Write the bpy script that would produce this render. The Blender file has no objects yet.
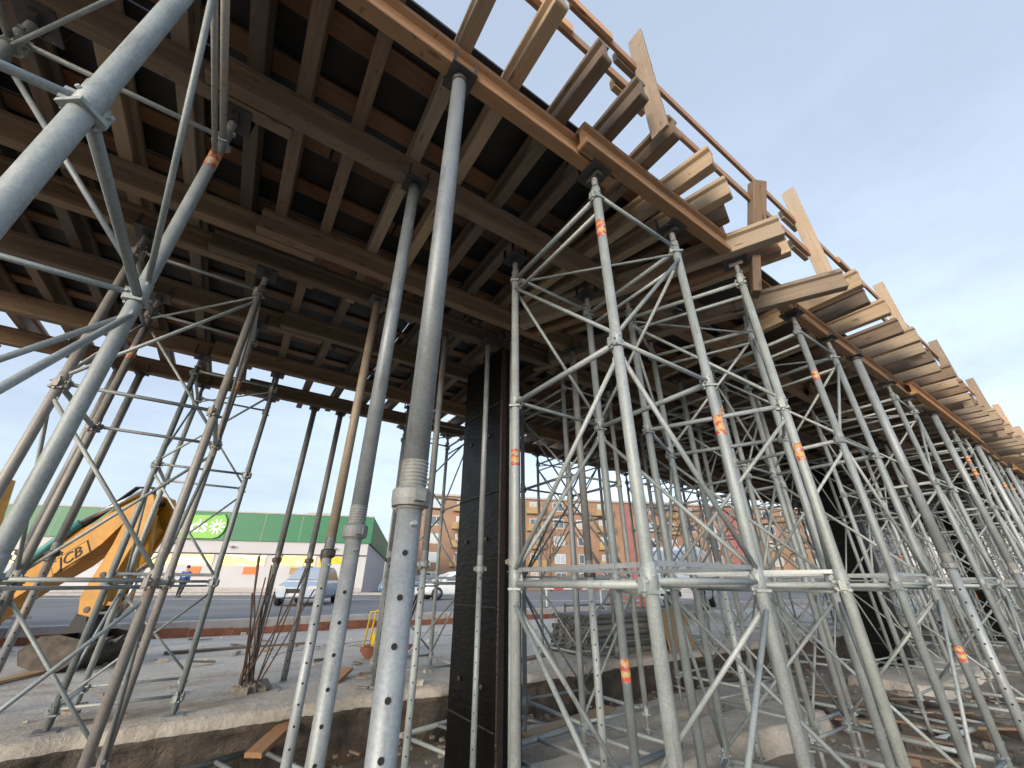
import bpy, bmesh, math, random
from mathutils import Vector, Matrix, noise
R = math.radians
PI = math.pi
random.seed(11)
SC = bpy.context.scene
COL = SC.collection
GZ = 1.45                      # the pit floor lies 1.45 m under the lens; z = h + GZ
AZ = R(56.21)                  # heading of the view, measured from the deck's long axis
CA, SA = math.cos(AZ), math.sin(AZ)

def W(X, Y, h=0.0):
    """metres right of / ahead of the viewpoint -> world"""
    return Vector((X * SA + Y * CA, -X * CA + Y * SA, h + GZ))

# ------------------------------------------------------------------ materials
def newmat(name):
    m = bpy.data.materials.new(name); m.use_nodes = True
    nt = m.node_tree
    b = nt.nodes['Principled BSDF']
    return m, nt, b

def N(nt, t, **kw):
    n = nt.nodes.new(t)
    for k, v in kw.items(): setattr(n, k, v)
    return n

def ramp(nt, stops):
    r = N(nt, 'ShaderNodeValToRGB')
    el = r.color_ramp.elements
    while len(el) < len(stops): el.new(0.5)
    for e, (p, c) in zip(el, stops):
        e.position = p; e.color = (*c, 1)
    return r

def coords(nt, scale=(1, 1, 1), kind='Object', rand=True):
    tc = N(nt, 'ShaderNodeTexCoord'); mp = N(nt, 'ShaderNodeMapping')
    mp.inputs['Scale'].default_value = scale
    nt.links.new(tc.outputs[kind], mp.inputs['Vector'])
    if rand:
        oi = N(nt, 'ShaderNodeObjectInfo'); ml = N(nt, 'ShaderNodeMath', operation='MULTIPLY'); ml.inputs[1].default_value = 37.0
        nt.links.new(oi.outputs['Random'], ml.inputs[0]); nt.links.new(ml.outputs[0], mp.inputs['Location'])
    return mp

def noise_tex(nt, mp, scale, detail=4, rough=.6):
    n = N(nt, 'ShaderNodeTexNoise'); n.inputs['Scale'].default_value = scale
    n.inputs['Detail'].default_value = detail; n.inputs['Roughness'].default_value = rough
    nt.links.new(mp.outputs[0], n.inputs['Vector']); return n

def mix(nt, fac, a, b, mode='MIX'):
    m = N(nt, 'ShaderNodeMix', data_type='RGBA', blend_type=mode)
    for s, v in ((0, fac), (6, a), (7, b)):
        if hasattr(v, 'links') or hasattr(v, 'is_linked'): nt.links.new(v, m.inputs[s])
        elif s == 0: m.inputs[0].default_value = v
        else: m.inputs[s].default_value = (*v, 1)
    return m.outputs[2]

def bump(nt, b, h, strength=.3, dist=.01):
    bp = N(nt, 'ShaderNodeBump'); bp.inputs['Strength'].default_value = strength; bp.inputs['Distance'].default_value = dist
    nt.links.new(h, bp.inputs['Height']); nt.links.new(bp.outputs[0], b.inputs['Normal'])

def simple(name, c, rough=.6, metal=0.0, var=.25, scale=6.0, bmp=0.0):
    m, nt, b = newmat(name)
    mp = coords(nt); n = noise_tex(nt, mp, scale, 5, .65)
    d = tuple(x * (1 - var) for x in c); l = tuple(min(1, x * (1 + var * .6)) for x in c)
    r = ramp(nt, [(.3, d), (.7, l)]); nt.links.new(n.outputs[0], r.inputs[0])
    nt.links.new(r.outputs[0], b.inputs['Base Color'])
    b.inputs['Roughness'].default_value = rough; b.inputs['Metallic'].default_value = metal
    if bmp: bump(nt, b, n.outputs[0], bmp)
    return m

def galv(name, base, rust, rust_lo, rust_hi, metal=.22, rough=.55):
    m, nt, b = newmat(name)
    mp = coords(nt)
    n1 = noise_tex(nt, mp, 110, 3, .6); n2 = noise_tex(nt, coords(nt, (1, 1, .35)), 4.5, 6, .7); n3 = noise_tex(nt, mp, 9, 4)
    d = tuple(x * .84 for x in base); l = tuple(min(1, x * 1.1) for x in base)
    r = ramp(nt, [(.32, d), (.68, l)]); nt.links.new(n1.outputs[0], r.inputs[0])
    r3 = ramp(nt, [(.3, (.62, .62, .62)), (.65, (1, 1, 1))]); nt.links.new(n3.outputs[0], r3.inputs[0])
    c = mix(nt, .55, r.outputs[0], r3.outputs[0], 'MULTIPLY')
    rr = ramp(nt, [(rust_lo, (0, 0, 0)), (rust_hi, (1, 1, 1))]); nt.links.new(n2.outputs[0], rr.inputs[0])
    c = mix(nt, rr.outputs[0], c, rust)
    oi = N(nt, 'ShaderNodeObjectInfo'); rv = ramp(nt, [(0, (.66, .67, .68)), (.45, (.95, .95, .95)), (.8, (1.06, 1.03, .98)), (1, (1.25, 1.25, 1.25))]); nt.links.new(oi.outputs['Random'], rv.inputs[0])
    c = mix(nt, 1.0, c, rv.outputs[0], 'MULTIPLY')
    n4 = noise_tex(nt, coords(nt, (1, 1, .5)), 13, 7, .75); r4 = ramp(nt, [(.63, (0, 0, 0)), (.70, (.75, .75, .75))]); nt.links.new(n4.outputs[0], r4.inputs[0])
    c = mix(nt, r4.outputs[0], c, (.46, .43, .38))          # dried cement splashes
    n5 = noise_tex(nt, coords(nt, (1, 1, .12)), 30, 4, .7); r5 = ramp(nt, [(.60, (1, 1, 1)), (.68, (.6, .58, .56))]); nt.links.new(n5.outputs[0], r5.inputs[0])
    c = mix(nt, .7, c, r5.outputs[0], 'MULTIPLY')           # scratches and handling marks along the tube
    nt.links.new(c, b.inputs['Base Color'])
    mm = N(nt, 'ShaderNodeMath', operation='MULTIPLY_ADD'); mm.inputs[1].default_value = -metal; mm.inputs[2].default_value = metal
    nt.links.new(rr.outputs[0], mm.inputs[0]); nt.links.new(mm.outputs[0], b.inputs['Metallic'])
    rg = N(nt, 'ShaderNodeMath', operation='MULTIPLY_ADD'); rg.inputs[1].default_value = .35; rg.inputs[2].default_value = rough - .15
    nt.links.new(n3.outputs[0], rg.inputs[0]); nt.links.new(rg.outputs[0], b.inputs['Roughness'])
    bump(nt, b, n3.outputs[0], .12, .004)
    return m

def timber(name, a, c, grey, amount=.5, rough=.75):
    m, nt, b = newmat(name)
    mp = coords(nt, (.9, 14, 14)); n = noise_tex(nt, mp, 3.2, 6, .68)
    mq = coords(nt, (.5, 2.5, 2.5)); q = noise_tex(nt, mq, 2.6, 5, .65)
    r = ramp(nt, [(.28, a), (.72, c)]); nt.links.new(n.outputs[0], r.inputs[0])
    rq = ramp(nt, [(.38, (0, 0, 0)), (.72, (amount, amount, amount))]); nt.links.new(q.outputs[0], rq.inputs[0])
    col = mix(nt, rq.outputs[0], r.outputs[0], grey)
    oi = N(nt, 'ShaderNodeObjectInfo'); rv = ramp(nt, [(0, (.62, .6, .6)), (.5, (1, .98, .94)), (1, (1.25, 1.12, .95))]); nt.links.new(oi.outputs['Random'], rv.inputs[0])
    col = mix(nt, 1.0, col, rv.outputs[0], 'MULTIPLY')
    sp = noise_tex(nt, coords(nt, (3, 3, 3)), 9, 3, .5); rs = ramp(nt, [(.66, (1, 1, 1)), (.72, (.45, .42, .4))]); nt.links.new(sp.outputs[0], rs.inputs[0])
    col = mix(nt, .8, col, rs.outputs[0], 'MULTIPLY')
    vo = N(nt, 'ShaderNodeTexVoronoi'); vo.inputs['Scale'].default_value = 2.4; nt.links.new(coords(nt, (1.3, 5, 5)).outputs[0], vo.inputs['Vector'])
    rk = ramp(nt, [(.05, (.32, .24, .2)), (.11, (.7, .62, .56)), (.15, (1, 1, 1))]); nt.links.new(vo.outputs['Distance'], rk.inputs[0])
    col = mix(nt, .85, col, rk.outputs[0], 'MULTIPLY')
    sm = noise_tex(nt, coords(nt, (.8, 2, 2)), 5, 7, .72); rm = ramp(nt, [(.60, (0, 0, 0)), (.70, (.7, .7, .7))]); nt.links.new(sm.outputs[0], rm.inputs[0])
    col = mix(nt, rm.outputs[0], col, tuple(min(1, x * 1.25) for x in grey))
    nt.links.new(col, b.inputs['Base Color']); b.inputs['Roughness'].default_value = rough
    bump(nt, b, n.outputs[0], .45, .005)
    return m

M = {}
M['steel'] = galv('galvanized_steel', (.335, .382, .395), (.22, .11, .05), .70, .80)
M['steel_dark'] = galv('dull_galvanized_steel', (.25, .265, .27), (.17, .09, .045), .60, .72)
M['steel_rust'] = galv('rust_streaked_steel', (.37, .36, .34), (.26, .14, .075), .54, .74)
M['steel_tan'] = galv('tan_painted_steel', (.35, .295, .23), (.24, .13, .07), .56, .7, metal=.1)
M['steel_prop'] = galv('bright_prop_steel', (.335, .375, .40), (.17, .10, .06), .74, .82, metal=.3, rough=.5)
M['iron'] = galv('black_iron', (.075, .075, .08), (.10, .05, .03), .5, .7, metal=.4)
M['hole'] = simple('pin_hole_dark', (.012, .012, .012), .9)
M['rebar'] = galv('rebar_steel', (.09, .08, .075), (.16, .075, .04), .45, .6, metal=.3)
M['joist'] = timber('weathered_joist_timber', (.105, .077, .056), (.20, .148, .107), (.155, .135, .118), .7)
M['joist_pale'] = timber('pale_joist_timber', (.26, .205, .145), (.41, .325, .235), (.28, .25, .215), .6)
M['beam'] = timber('primary_beam_timber', (.125, .086, .055), (.24, .17, .11), (.155, .128, .105), .6)
M['beam_edge'] = timber('warm_edge_beam_timber', (.26, .135, .065), (.42, .245, .125), (.24, .175, .12), .5)  # warm light on the outer beams is put into this orange timber colour
M['plank'] = timber('fresh_plank_timber', (.34, .265, .19), (.46, .37, .275), (.30, .265, .22), .5)
M['rail'] = timber('guard_rail_timber', (.42, .235, .135), (.58, .36, .22), (.34, .25, .18), .4)
M['ply_brown'] = timber('brown_form_panel', (.14, .075, .038), (.27, .145, .068), (.13, .095, .068), .6, .55)
M['ply_black'] = simple('black_film_panel', (.020, .019, .02), .5, 0, .6, 3)
M['ply_tan'] = timber('bare_plywood', (.32, .23, .13), (.42, .31, .19), (.32, .27, .19), .3)

def sticker_mat():
    m, nt, b = newmat('warning_sticker')
    tc = N(nt, 'ShaderNodeTexCoord'); sx = N(nt, 'ShaderNodeSeparateXYZ'); nt.links.new(tc.outputs['Generated'], sx.inputs[0])
    r = ramp(nt, [(0, (.42, .05, .03)), (.22, (.5, .30, .05)), (.5, (.42, .05, .04)), (.68, (.48, .26, .05)), (.88, (.36, .06, .05))])
    r.color_ramp.interpolation = 'CONSTANT'
    n = noise_tex(nt, coords(nt, (1, 1, 1)), 60, 2); ad = N(nt, 'ShaderNodeMath', operation='MULTIPLY_ADD'); ad.inputs[1].default_value = .35
    nt.links.new(n.outputs[0], ad.inputs[0]); nt.links.new(sx.outputs[2], ad.inputs[2])
    sb = N(nt, 'ShaderNodeMath', operation='SUBTRACT'); sb.inputs[1].default_value = .17; nt.links.new(ad.outputs[0], sb.inputs[0])
    nt.links.new(sb.outputs[0], r.inputs[0])
    pn = noise_tex(nt, coords(nt, (1, 1, 1)), 38, 5, .7); rp = ramp(nt, [(.50, (0, 0, 0)), (.58, (1, 1, 1))]); nt.links.new(pn.outputs[0], rp.inputs[0])
    col = mix(nt, rp.outputs[0], r.outputs[0], (.36, .37, .37))
    nt.links.new(col, b.inputs['Base Color']); b.inputs['Roughness'].default_value = .6
    return m
M['sticker'] = sticker_mat()

def concrete(name, a, c, scale=1.0, rough=.9, stain=(.25, .17, .11), st=(.54, .68), relief=.03):
    m, nt, b = newmat(name)
    mp = coords(nt, rand=False)
    n = noise_tex(nt, mp, .9 * scale, 8, .68); f = noise_tex(nt, mp, 22 * scale, 5, .7); s = noise_tex(nt, coords(nt, (.5, 1.6, 1), rand=False), .55 * scale, 7, .7)
    r = ramp(nt, [(.3, a), (.7, c)]); nt.links.new(n.outputs[0], r.inputs[0])
    rf = ramp(nt, [(.3, (.66, .65, .63)), (.62, (1, 1, 1))]); nt.links.new(f.outputs[0], rf.inputs[0])
    col = mix(nt, .8, r.outputs[0], rf.outputs[0], 'MULTIPLY')
    rs = ramp(nt, [(st[0], (0, 0, 0)), (st[1], (.85, .85, .85))]); nt.links.new(s.outputs[0], rs.inputs[0])
    col = mix(nt, rs.outputs[0], col, stain)
    nt.links.new(col, b.inputs['Base Color']); b.inputs['Roughness'].default_value = rough
    g = noise_tex(nt, mp, 5 * scale, 6, .7); ad = N(nt, 'ShaderNodeMath', operation='MULTIPLY_ADD'); ad.inputs[1].default_value = .35
    nt.links.new(f.outputs[0], ad.inputs[0]); nt.links.new(g.outputs[0], ad.inputs[2])
    bump(nt, b, ad.outputs[0], .8, relief)
    return m
M['slab'] = concrete('dusty_concrete_slab', (.44, .41, .365), (.60, .565, .505), 1.0, .9, (.28, .225, .17), (.53, .66))
M['soil'] = concrete('pit_soil', (.26, .23, .19), (.42, .375, .315), 1.6, .95, (.15, .12, .095), (.52, .70), .06)
M['soil_dark'] = concrete('dark_face_soil', (.075, .066, .057), (.19, .165, .138), 2.5, .9, relief=.08)  # darker soil tone for the broken face of the slab
M['pad'] = concrete('pale_blinding_concrete', (.52, .48, .42), (.68, .635, .565), 1.3, .95, (.26, .22, .17))
M['asphalt'] = concrete('worn_asphalt', (.15, .15, .155), (.24, .238, .24), .35, .9, (.27, .27, .275))
M['kerb'] = simple('kerb_concrete', (.42, .40, .38), .9, 0, .25, 4, .2)
M['brickred'] = simple('red_brown_boarding', (.22, .085, .05), .85, 0, .45, 5, .2)
M['white'] = simple('white_wall_panel', (.46, .46, .48), .6, 0, .06, .4)
M['whitep'] = simple('white_paint', (.6, .6, .59), .45, 0, .08, 3)
M['green'] = simple('green_fascia_panel', (.014, .16, .068), .5, 0, .12, .5)
M['lime'] = simple('lime_sign_panel', (.13, .42, .015), .4, 0, .08, 2)
M['lettering'] = simple('white_lettering', (.85, .88, .8), .5, 0, .04)
M['yellow'] = simple('digger_yellow', (.44, .20, .008), .5, 0, .35, 3)
M['yellow2'] = simple('bright_yellow_plastic', (.72, .5, .02), .5, 0, .15, 5)
M['black'] = simple('black_rubber', (.02, .02, .021), .7, 0, .3, 8)
M['bucket'] = simple('dirty_bucket_steel', (.085, .074, .062), .9, .1, .6, 7, .5)
M['chrome'] = simple('cylinder_rod', (.55, .58, .6), .25, .9, .1)
M['teal'] = simple('teal_plastic', (.06, .25, .25), .5, 0, .2)
M['red'] = simple('red_paint', (.55, .035, .03), .5, 0, .2)
M['orange'] = simple('orange_plastic', (.75, .16, .03), .55, 0, .2)
M['blue'] = simple('blue_cloth', (.03, .10, .42), .85, 0, .25, 9)
M['skin'] = simple('skin', (.45, .27, .19), .6, 0, .1)
M['navy'] = simple('dark_trousers', (.025, .028, .045), .9, 0, .3, 9)
M['carsilver'] = simple('silver_blue_car_paint', (.42, .50, .60), .25, .4, .06)
M['carwhite'] = simple('white_car_paint', (.75, .77, .8), .25, 0, .05)
M['carblue'] = simple('blue_car_paint', (.06, .16, .34), .25, .2, .08)
M['lamp'] = simple('headlamp_lens', (.7, .7, .7), .12, .2, .05)
M['tarp'] = simple('black_sheeting', (.014, .013, .013), .75, 0, .4, 6, .5)
M['bark'] = simple('bare_bark', (.12, .095, .075), .9, 0, .3, 6)
M['interior'] = simple('shop_door_dark', (.05, .06, .06), .3, 0, .3)

def glass(name, c, rough=.06):
    m, nt, b = newmat(name)
    b.inputs['Base Color'].default_value = (*c, 1); b.inputs['Roughness'].default_value = rough; b.inputs['Metallic'].default_value = .25
    b.inputs['Specular IOR Level'].default_value = .9
    return m
M['glass'] = glass('dark_window_glass', (.10, .14, .17))
M['curtain'] = simple('curtained_window', (.42, .40, .36), .4, 0, .2, 2)
M['glass_sky'] = glass('painted_sky_glass', (.42, .47, .52))  # pale base colour paints in the reflection of the sky
def lit():
    m, nt, b = newmat('lit_shop_window')
    mp = coords(nt, (.5, 1, 2)); n = noise_tex(nt, mp, 1.1, 2, .4)
    r = ramp(nt, [(.35, (.55, .34, .12)), (.5, (.8, .62, .12)), (.62, (.75, .72, .5))]); nt.links.new(n.outputs[0], r.inputs[0])
    nt.links.new(r.outputs[0], b.inputs['Base Color']); nt.links.new(r.outputs[0], b.inputs['Emission Color'])
    b.inputs['Emission Strength'].default_value = .35; b.inputs['Roughness'].default_value = .3
    return m
M['lit'] = lit()
def brick():
    m, nt, b = newmat('orange_brick_wall')
    mp = coords(nt, (1, 1, 1), rand=False)
    mp.inputs['Rotation'].default_value = (R(90), 0, 0)
    bt = N(nt, 'ShaderNodeTexBrick'); bt.inputs['Scale'].default_value = 2.2
    bt.inputs['Color1'].default_value = (.27, .17, .115, 1); bt.inputs['Color2'].default_value = (.34, .215, .145, 1); bt.inputs['Mortar'].default_value = (.27, .22, .17, 1)
    nt.links.new(mp.outputs[0], bt.inputs['Vector'])
    n = noise_tex(nt, coords(nt, rand=False), .25, 4); rn = ramp(nt, [(.3, (.75, .72, .7)), (.7, (1.1, 1.05, 1))]); nt.links.new(n.outputs[0], rn.inputs[0])
    nt.links.new(mix(nt, 1, bt.outputs[0], rn.outputs[0], 'MULTIPLY'), b.inputs['Base Color']); b.inputs['Roughness'].default_value = .9
    return m
M['brick'] = brick()
M['pinkpanel'] = simple('red_stair_panel', (.30, .12, .11), .7, 0, .15, .6)
M['ochre'] = simple('ochre_balcony_panel', (.36, .245, .12), .7, 0, .15, .6)

def film():
    """black film-faced form boards of the pier: scuffs and pale scratches"""
    m, nt, b = newmat('black_formwork_film')
    mp = coords(nt, (2.5, 2.5, 9), rand=False); n = noise_tex(nt, mp, 3, 8, .75)
    r = ramp(nt, [(.60, (.0028, .0028, .003)), (.66, (.012, .012, .012)), (.74, (.12, .115, .11))]); nt.links.new(n.outputs[0], r.inputs[0])
    nt.links.new(r.outputs[0], b.inputs['Base Color'])
    n2 = noise_tex(nt, coords(nt, (1, 1, 1), rand=False), 4, 5); rr = ramp(nt, [(.3, (.42, .42, .42)), (.7, (.7, .7, .7))]); nt.links.new(n2.outputs[0], rr.inputs[0])
    b.inputs['Specular IOR Level'].default_value = .22
    rr.color_ramp.elements[0].color = (.3, .3, .3, 1); rr.color_ramp.elements[1].color = (.5, .5, .5, 1)
    nt.links.new(rr.outputs[0], b.inputs['Roughness'])
    n3 = noise_tex(nt, coords(nt, (3.5, 3.5, 13), rand=False), 2.2, 5, .6); bump(nt, b, n3.outputs[0], .38, .02)
    return m
M['film'] = film()
M['film_red'] = timber('stained_form_edge', (.004, .003, .003), (.022, .009, .006), (.003, .003, .003), .8, .8)

# ------------------------------------------------------------------ mesh builder
class MB:
    def __init__(s): s.v = []; s.f = []; s.mi = []; s.sm = []; s.cur = 0
    def add(s, vs, fs, smooth=False):
        o = len(s.v); s.v += [tuple(p) for p in vs]
        for f in fs: s.f.append([o + i for i in f]); s.mi.append(s.cur); s.sm.append(smooth)
        return s
    def box(s, x0, y0, z0, x1, y1, z1, mat=None):
        vs = [Vector(p) for p in ((x0, y0, z0), (x1, y0, z0), (x1, y1, z0), (x0, y1, z0), (x0, y0, z1), (x1, y0, z1), (x1, y1, z1), (x0, y1, z1))]
        if mat: vs = [mat @ p for p in vs]
        return s.add(vs, [(0, 3, 2, 1), (4, 5, 6, 7), (0, 1, 5, 4), (1, 2, 6, 5), (2, 3, 7, 6), (3, 0, 4, 7)])
    def cbox(s, x0, y0, z0, x1, y1, z1, c=.006, mat=None):
        """box with chamfered edges along x (timber) and slightly cut ends"""
        def ring(x, d):
            return [(x, y0 + c + d, z0 + d), (x, y1 - c - d, z0 + d), (x, y1 - d, z0 + c + d), (x, y1 - d, z1 - c - d), (x, y1 - c - d, z1 - d), (x, y0 + c + d, z1 - d), (x, y0 + d, z1 - c - d), (x, y0 + d, z0 + c + d)]
        return s.rings([ring(x0, c * .5), ring(x0 + c, 0), ring(x1 - c, 0), ring(x1, c * .5)], mat, True, False)
    def rings(s, rs, mat=None, cap=True, smooth=False):
        n = len(rs[0]); vs = [Vector(p) for r in rs for p in r]
        if mat: vs = [mat @ p for p in vs]
        fs = []
        for k in range(len(rs) - 1):
            for i in range(n):
                j = (i + 1) % n; fs.append((k * n + i, k * n + j, (k + 1) * n + j, (k + 1) * n + i))
        s.add(vs, fs, smooth)
        if cap:
            o = len(s.v) - len(vs)
            for f in ([o + i for i in range(n)][::-1], [o + (len(rs) - 1) * n + i for i in range(n)]):
                s.f.append(f); s.mi.append(s.cur); s.sm.append(False)
        return s
    def tube(s, p0, p1, r0, r1=None, n=14, cap=True):
        p0, p1 = Vector(p0), Vector(p1); d = p1 - p0
        q = d.to_track_quat('Z', 'Y').to_matrix(); r1 = r0 if r1 is None else r1
        rs = []
        for p, r in ((p0, r0), (p1, r1)):
            rs.append([p + q @ Vector((r * math.cos(2 * PI * i / n), r * math.sin(2 * PI * i / n), 0)) for i in range(n)])
        return s.rings(rs, None, cap, True)
    def lathe(s, prof, c=(0, 0, 0), n=18, cap=True):
        return s.rings([[(c[0] + r * math.cos(2 * PI * i / n), c[1] + r * math.sin(2 * PI * i / n), c[2] + z) for i in range(n)] for r, z in prof], None, cap, True)
    def path(s, pts, r, n=8):
        pts = [Vector(p) for p in pts]; rs = []
        for i, p in enumerate(pts):
            d = (pts[min(i + 1, len(pts) - 1)] - pts[max(i - 1, 0)]).normalized(); q = d.to_track_quat('Z', 'Y').to_matrix()
            rr = r[i] if isinstance(r, (list, tuple)) else r
            rs.append([p + q @ Vector((rr * math.cos(2 * PI * k / n), rr * math.sin(2 * PI * k / n), 0)) for k in range(n)])
        return s.rings(rs, None, True, True)
    def extr(s, poly, t0, t1, mat=None, axis='y', bev=0.0):
        """polygon given as (x, z) extruded along y with a small bevel"""
        c = Vector((sum(p[0] for p in poly) / len(poly), sum(p[1] for p in poly) / len(poly)))
        def ring(t, d):
            out = []
            for p in poly:
                q = Vector(p); l = (q - c).length or 1; q = q + (c - q) * min(.5, d / l)
                out.append((q.x, t, q.y))
            return out
        rs = [ring(t0, bev), ring(t0 + bev, 0), ring(t1 - bev, 0), ring(t1, bev)] if bev else [ring(t0, 0), ring(t1, 0)]
        return s.rings(rs, mat, True, False)
    def mesh(s, name, mats):
        me = bpy.data.meshes.new(name); me.from_pydata(s.v, [], s.f)
        for m in (mats if isinstance(mats, (list, tuple)) else [mats]): me.materials.append(m)
        me.polygons.foreach_set('material_index', s.mi); me.polygons.foreach_set('use_smooth', s.sm)
        bm = bmesh.new(); bm.from_mesh(me); bmesh.ops.recalc_face_normals(bm, faces=bm.faces); bm.to_mesh(me); bm.free()
        me.update(); return me
    def obj(s, name, mats, parent=None, loc=None, rot=None):
        return link(name, s.mesh(name, mats), parent, loc, rot)

def link(name, data, parent=None, loc=None, rot=None):
    o = bpy.data.objects.new(name, data); COL.objects.link(o)
    if parent: o.parent = parent
    if loc is not None: o.location = loc
    if rot is not None: o.rotation_euler = rot if hasattr(rot, '__len__') else (0, 0, rot)
    return o
def tag(o, label, cat, group=None, kind=None):
    o['label'] = label
    o['kind'] = 'thing'
    if cat: o['category'] = cat
    if group: o['group'] = group
    if kind: o['kind'] = kind
    return o
def thing(name, label, cat, loc=(0, 0, 0), rz=0, group=None):
    return tag(link(name, None, None, loc, rz), label, cat, group)
def struct(o): o['kind'] = 'structure'; return o
def copy_tree(o, parent=None):
    c = o.copy(); COL.objects.link(c)
    if parent: c.parent = parent
    for ch in [x for x in o.children]: copy_tree(ch, c)
    return c
_ord = ['first', 'second', 'third', 'fourth', 'fifth', 'sixth', 'seventh', 'eighth', 'ninth', 'tenth', 'eleventh', 'twelfth', 'thirteenth', 'fourteenth', 'fifteenth', 'sixteenth', 'seventeenth', 'eighteenth', 'nineteenth']
_ten = {2: ('twenty', 'twentieth'), 3: ('thirty', 'thirtieth'), 4: ('forty', 'fortieth'), 5: ('fifty', 'fiftieth'), 6: ('sixty', 'sixtieth'), 7: ('seventy', 'seventieth'), 8: ('eighty', 'eightieth'), 9: ('ninety', 'ninetieth')}
def O(k):
    """1 -> first"""
    if k < 20: return _ord[k - 1]
    t, r = divmod(k, 10)
    if k >= 100: return 'hundredth' if k == 100 else 'hundred and ' + O(k - 100)
    return _ten[t][1] if r == 0 else _ten[t][0] + '-' + _ord[r - 1]

# ------------------------------------------------------------------ terrain
def fnoise(x, y, s=1.0, seed=0.0): return noise.noise(Vector((x * s + seed, y * s - seed, seed)))
EDGE = 5.12
def edge_v(u): return EDGE + .10 * fnoise(u, 0, .8, 3) + .06 * fnoise(u, 0, 2.7, 8)
# the pit: one sheet with lumps
def sheet(name, us, vs, fz, mat):
    vv = [(u, v, fz(u, v)) for v in vs for u in us]; n = len(us)
    b = MB(); b.add(vv, [(j * n + i, j * n + i + 1, (j + 1) * n + i + 1, (j + 1) * n + i) for j in range(len(vs) - 1) for i in range(n - 1)], True)
    return struct(b.obj(name, mat))
def rng(a, b, n): return [a + (b - a) * i / n for i in range(n + 1)]
us = [-300, -60, -20] + rng(-8, 24, 200) + [30, 45, 80, 300]
vs = [-300, -60, -15] + rng(-4, 5.6, 70)
def pit_z(u, v):
    k = max(0, min(1, (v - 4.2) / .9))
    return .05 * fnoise(u, v, .7, 1) + .035 * fnoise(u, v, 2.3, 5) + .02 * fnoise(u, v, 6, 2) - .06 - .10 * k + .03
sheet('pit_ground', us, vs, pit_z, M['soil'])
# concrete slab beyond the pit with its broken edge: top + face
us2 = [-300, -60, -20] + rng(-6, 14, 420) + rng(14.2, 24, 60) + [30, 45, 80, 300]
rows = []
b = MB(); n = len(us2)
for k, (dv, z) in enumerate(((.16, -.2), (.10, .12), (.05, .22), (.01, .27), (-.01, .31), (-.005, .385), (.05, .41))):
    rows.append([(u, edge_v(u) + dv + (.07 * fnoise(u, k, 3, 4) + .04 * fnoise(u, k * 1.7, 9, 4) if k < 4 else .018 * fnoise(u, k, 11, 2)), z + (.015 * fnoise(u, k, 2, 6) + .012 * fnoise(u, k, 14, 6) if k > 2 else .05 * fnoise(u, k, 5, 9))) for u in us2])
for v in (6, 7, 8, 9, 10, 11, 12, 12.45): rows.append([(u, v, .41 + .02 * fnoise(u, v, .6, 7)) for u in us2])
vv = [p for r in rows for p in r]
fs = [(j * n + i, j * n + i + 1, (j + 1) * n + i + 1, (j + 1) * n + i) for j in range(len(rows) - 1) for i in range(n - 1)]
o = b.add(vv, fs, True).mesh('slab_ground', [M['slab'], M['soil_dark']])
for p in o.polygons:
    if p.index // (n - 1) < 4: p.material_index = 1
struct(link('slab_ground', o))
# street
struct(sheet('street', [-900, -200, -60] + rng(-40, 60, 20) + [200, 900], [12.5, 16, 20, 25, 30, 45, 80, 200, 900], lambda u, v: .65, M['asphalt']))
# kerb step between slab and street, and a second kerb in front of the shop
b = MB()
for i in range(-30, 60):
    b.cbox(i * 1.0, 12.42, .30, i + .985, 12.62, .70 + .008 * math.sin(i * 7), .015)
struct(b.obj('kerb', M['kerb']))
for k, Y in enumerate((24.5,)):
    b = MB(); b.box(-80, Y, GZ - .798, 60, Y + .14, GZ - .794)
    o = struct(b.obj('lane_marking', M['whitep'])); o.rotation_euler = (0, 0, AZ - R(90))
# low pavement in front of the shop
b = MB(); b.box(-70, -4, 0, 6, 0, .12); o = struct(b.obj('pavement', M['kerb'])); o.location = W(-13.1, 38.6, -.80); o.rotation_euler = (0, 0, R(12.9) + AZ - R(90))
# pale blinding slabs lying in the pit, soft-edged
def lump_slab(label, u0, u1, v0, v1, h, seed, mat):
    nu, nv = 60, 22; vs_ = []
    for j in range(nv + 1):
        for i in range(nu + 1):
            a, c = i / nu, j / nv
            u = u0 + (u1 - u0) * a + .10 * fnoise(c * 4, a * 3, 1.2, seed); v = v0 + (v1 - v0) * c + .14 * fnoise(u, c, 1.0, seed + 3)
            e = min(a * (u1 - u0), (1 - a) * (u1 - u0), c * (v1 - v0), (1 - c) * (v1 - v0))
            k = min(1, e / .09); k = 1 - (1 - k) ** 2.6
            z = -.10 + (h + .10) * k + (.03 * fnoise(u, v, 1.1, seed) + .012 * fnoise(u, v, 5, seed)) * k
            vs_.append((u, v, z))
    b = MB(); w = nu + 1
    b.add(vs_, [(j * w + i, j * w + i + 1, (j + 1) * w + i + 1, (j + 1) * w + i) for j in range(nv) for i in range(nu)], True)
    return tag(b.obj('concrete_pad', mat), label, 'concrete pad', 'pale concrete pads on the pit floor')
lump_slab('nearest pale concrete pad at the foot of the front scaffold tower', 1.2, 4.05, 1.9, 2.62, .16, 2, M['pad'])
lump_slab('long pale concrete pad with a rounded end behind the nearest pad', 1.9, 6.3, 2.70, 3.45, .17, 6, M['pad'])
lump_slab('greyer concrete pad close to the slab edge in the pit', 2.6, 7.6, 3.75, 4.45, .10, 9, M['slab'])
lump_slab('pale concrete pad under the farther black pier', 9.0, 13.4, 2.4, 3.6, .12, 12, M['pad'])
lump_slab('pale concrete pad under the left scaffold tower', -1.6, .6, 3.0, 4.2, .07, 15, M['slab'])

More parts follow.
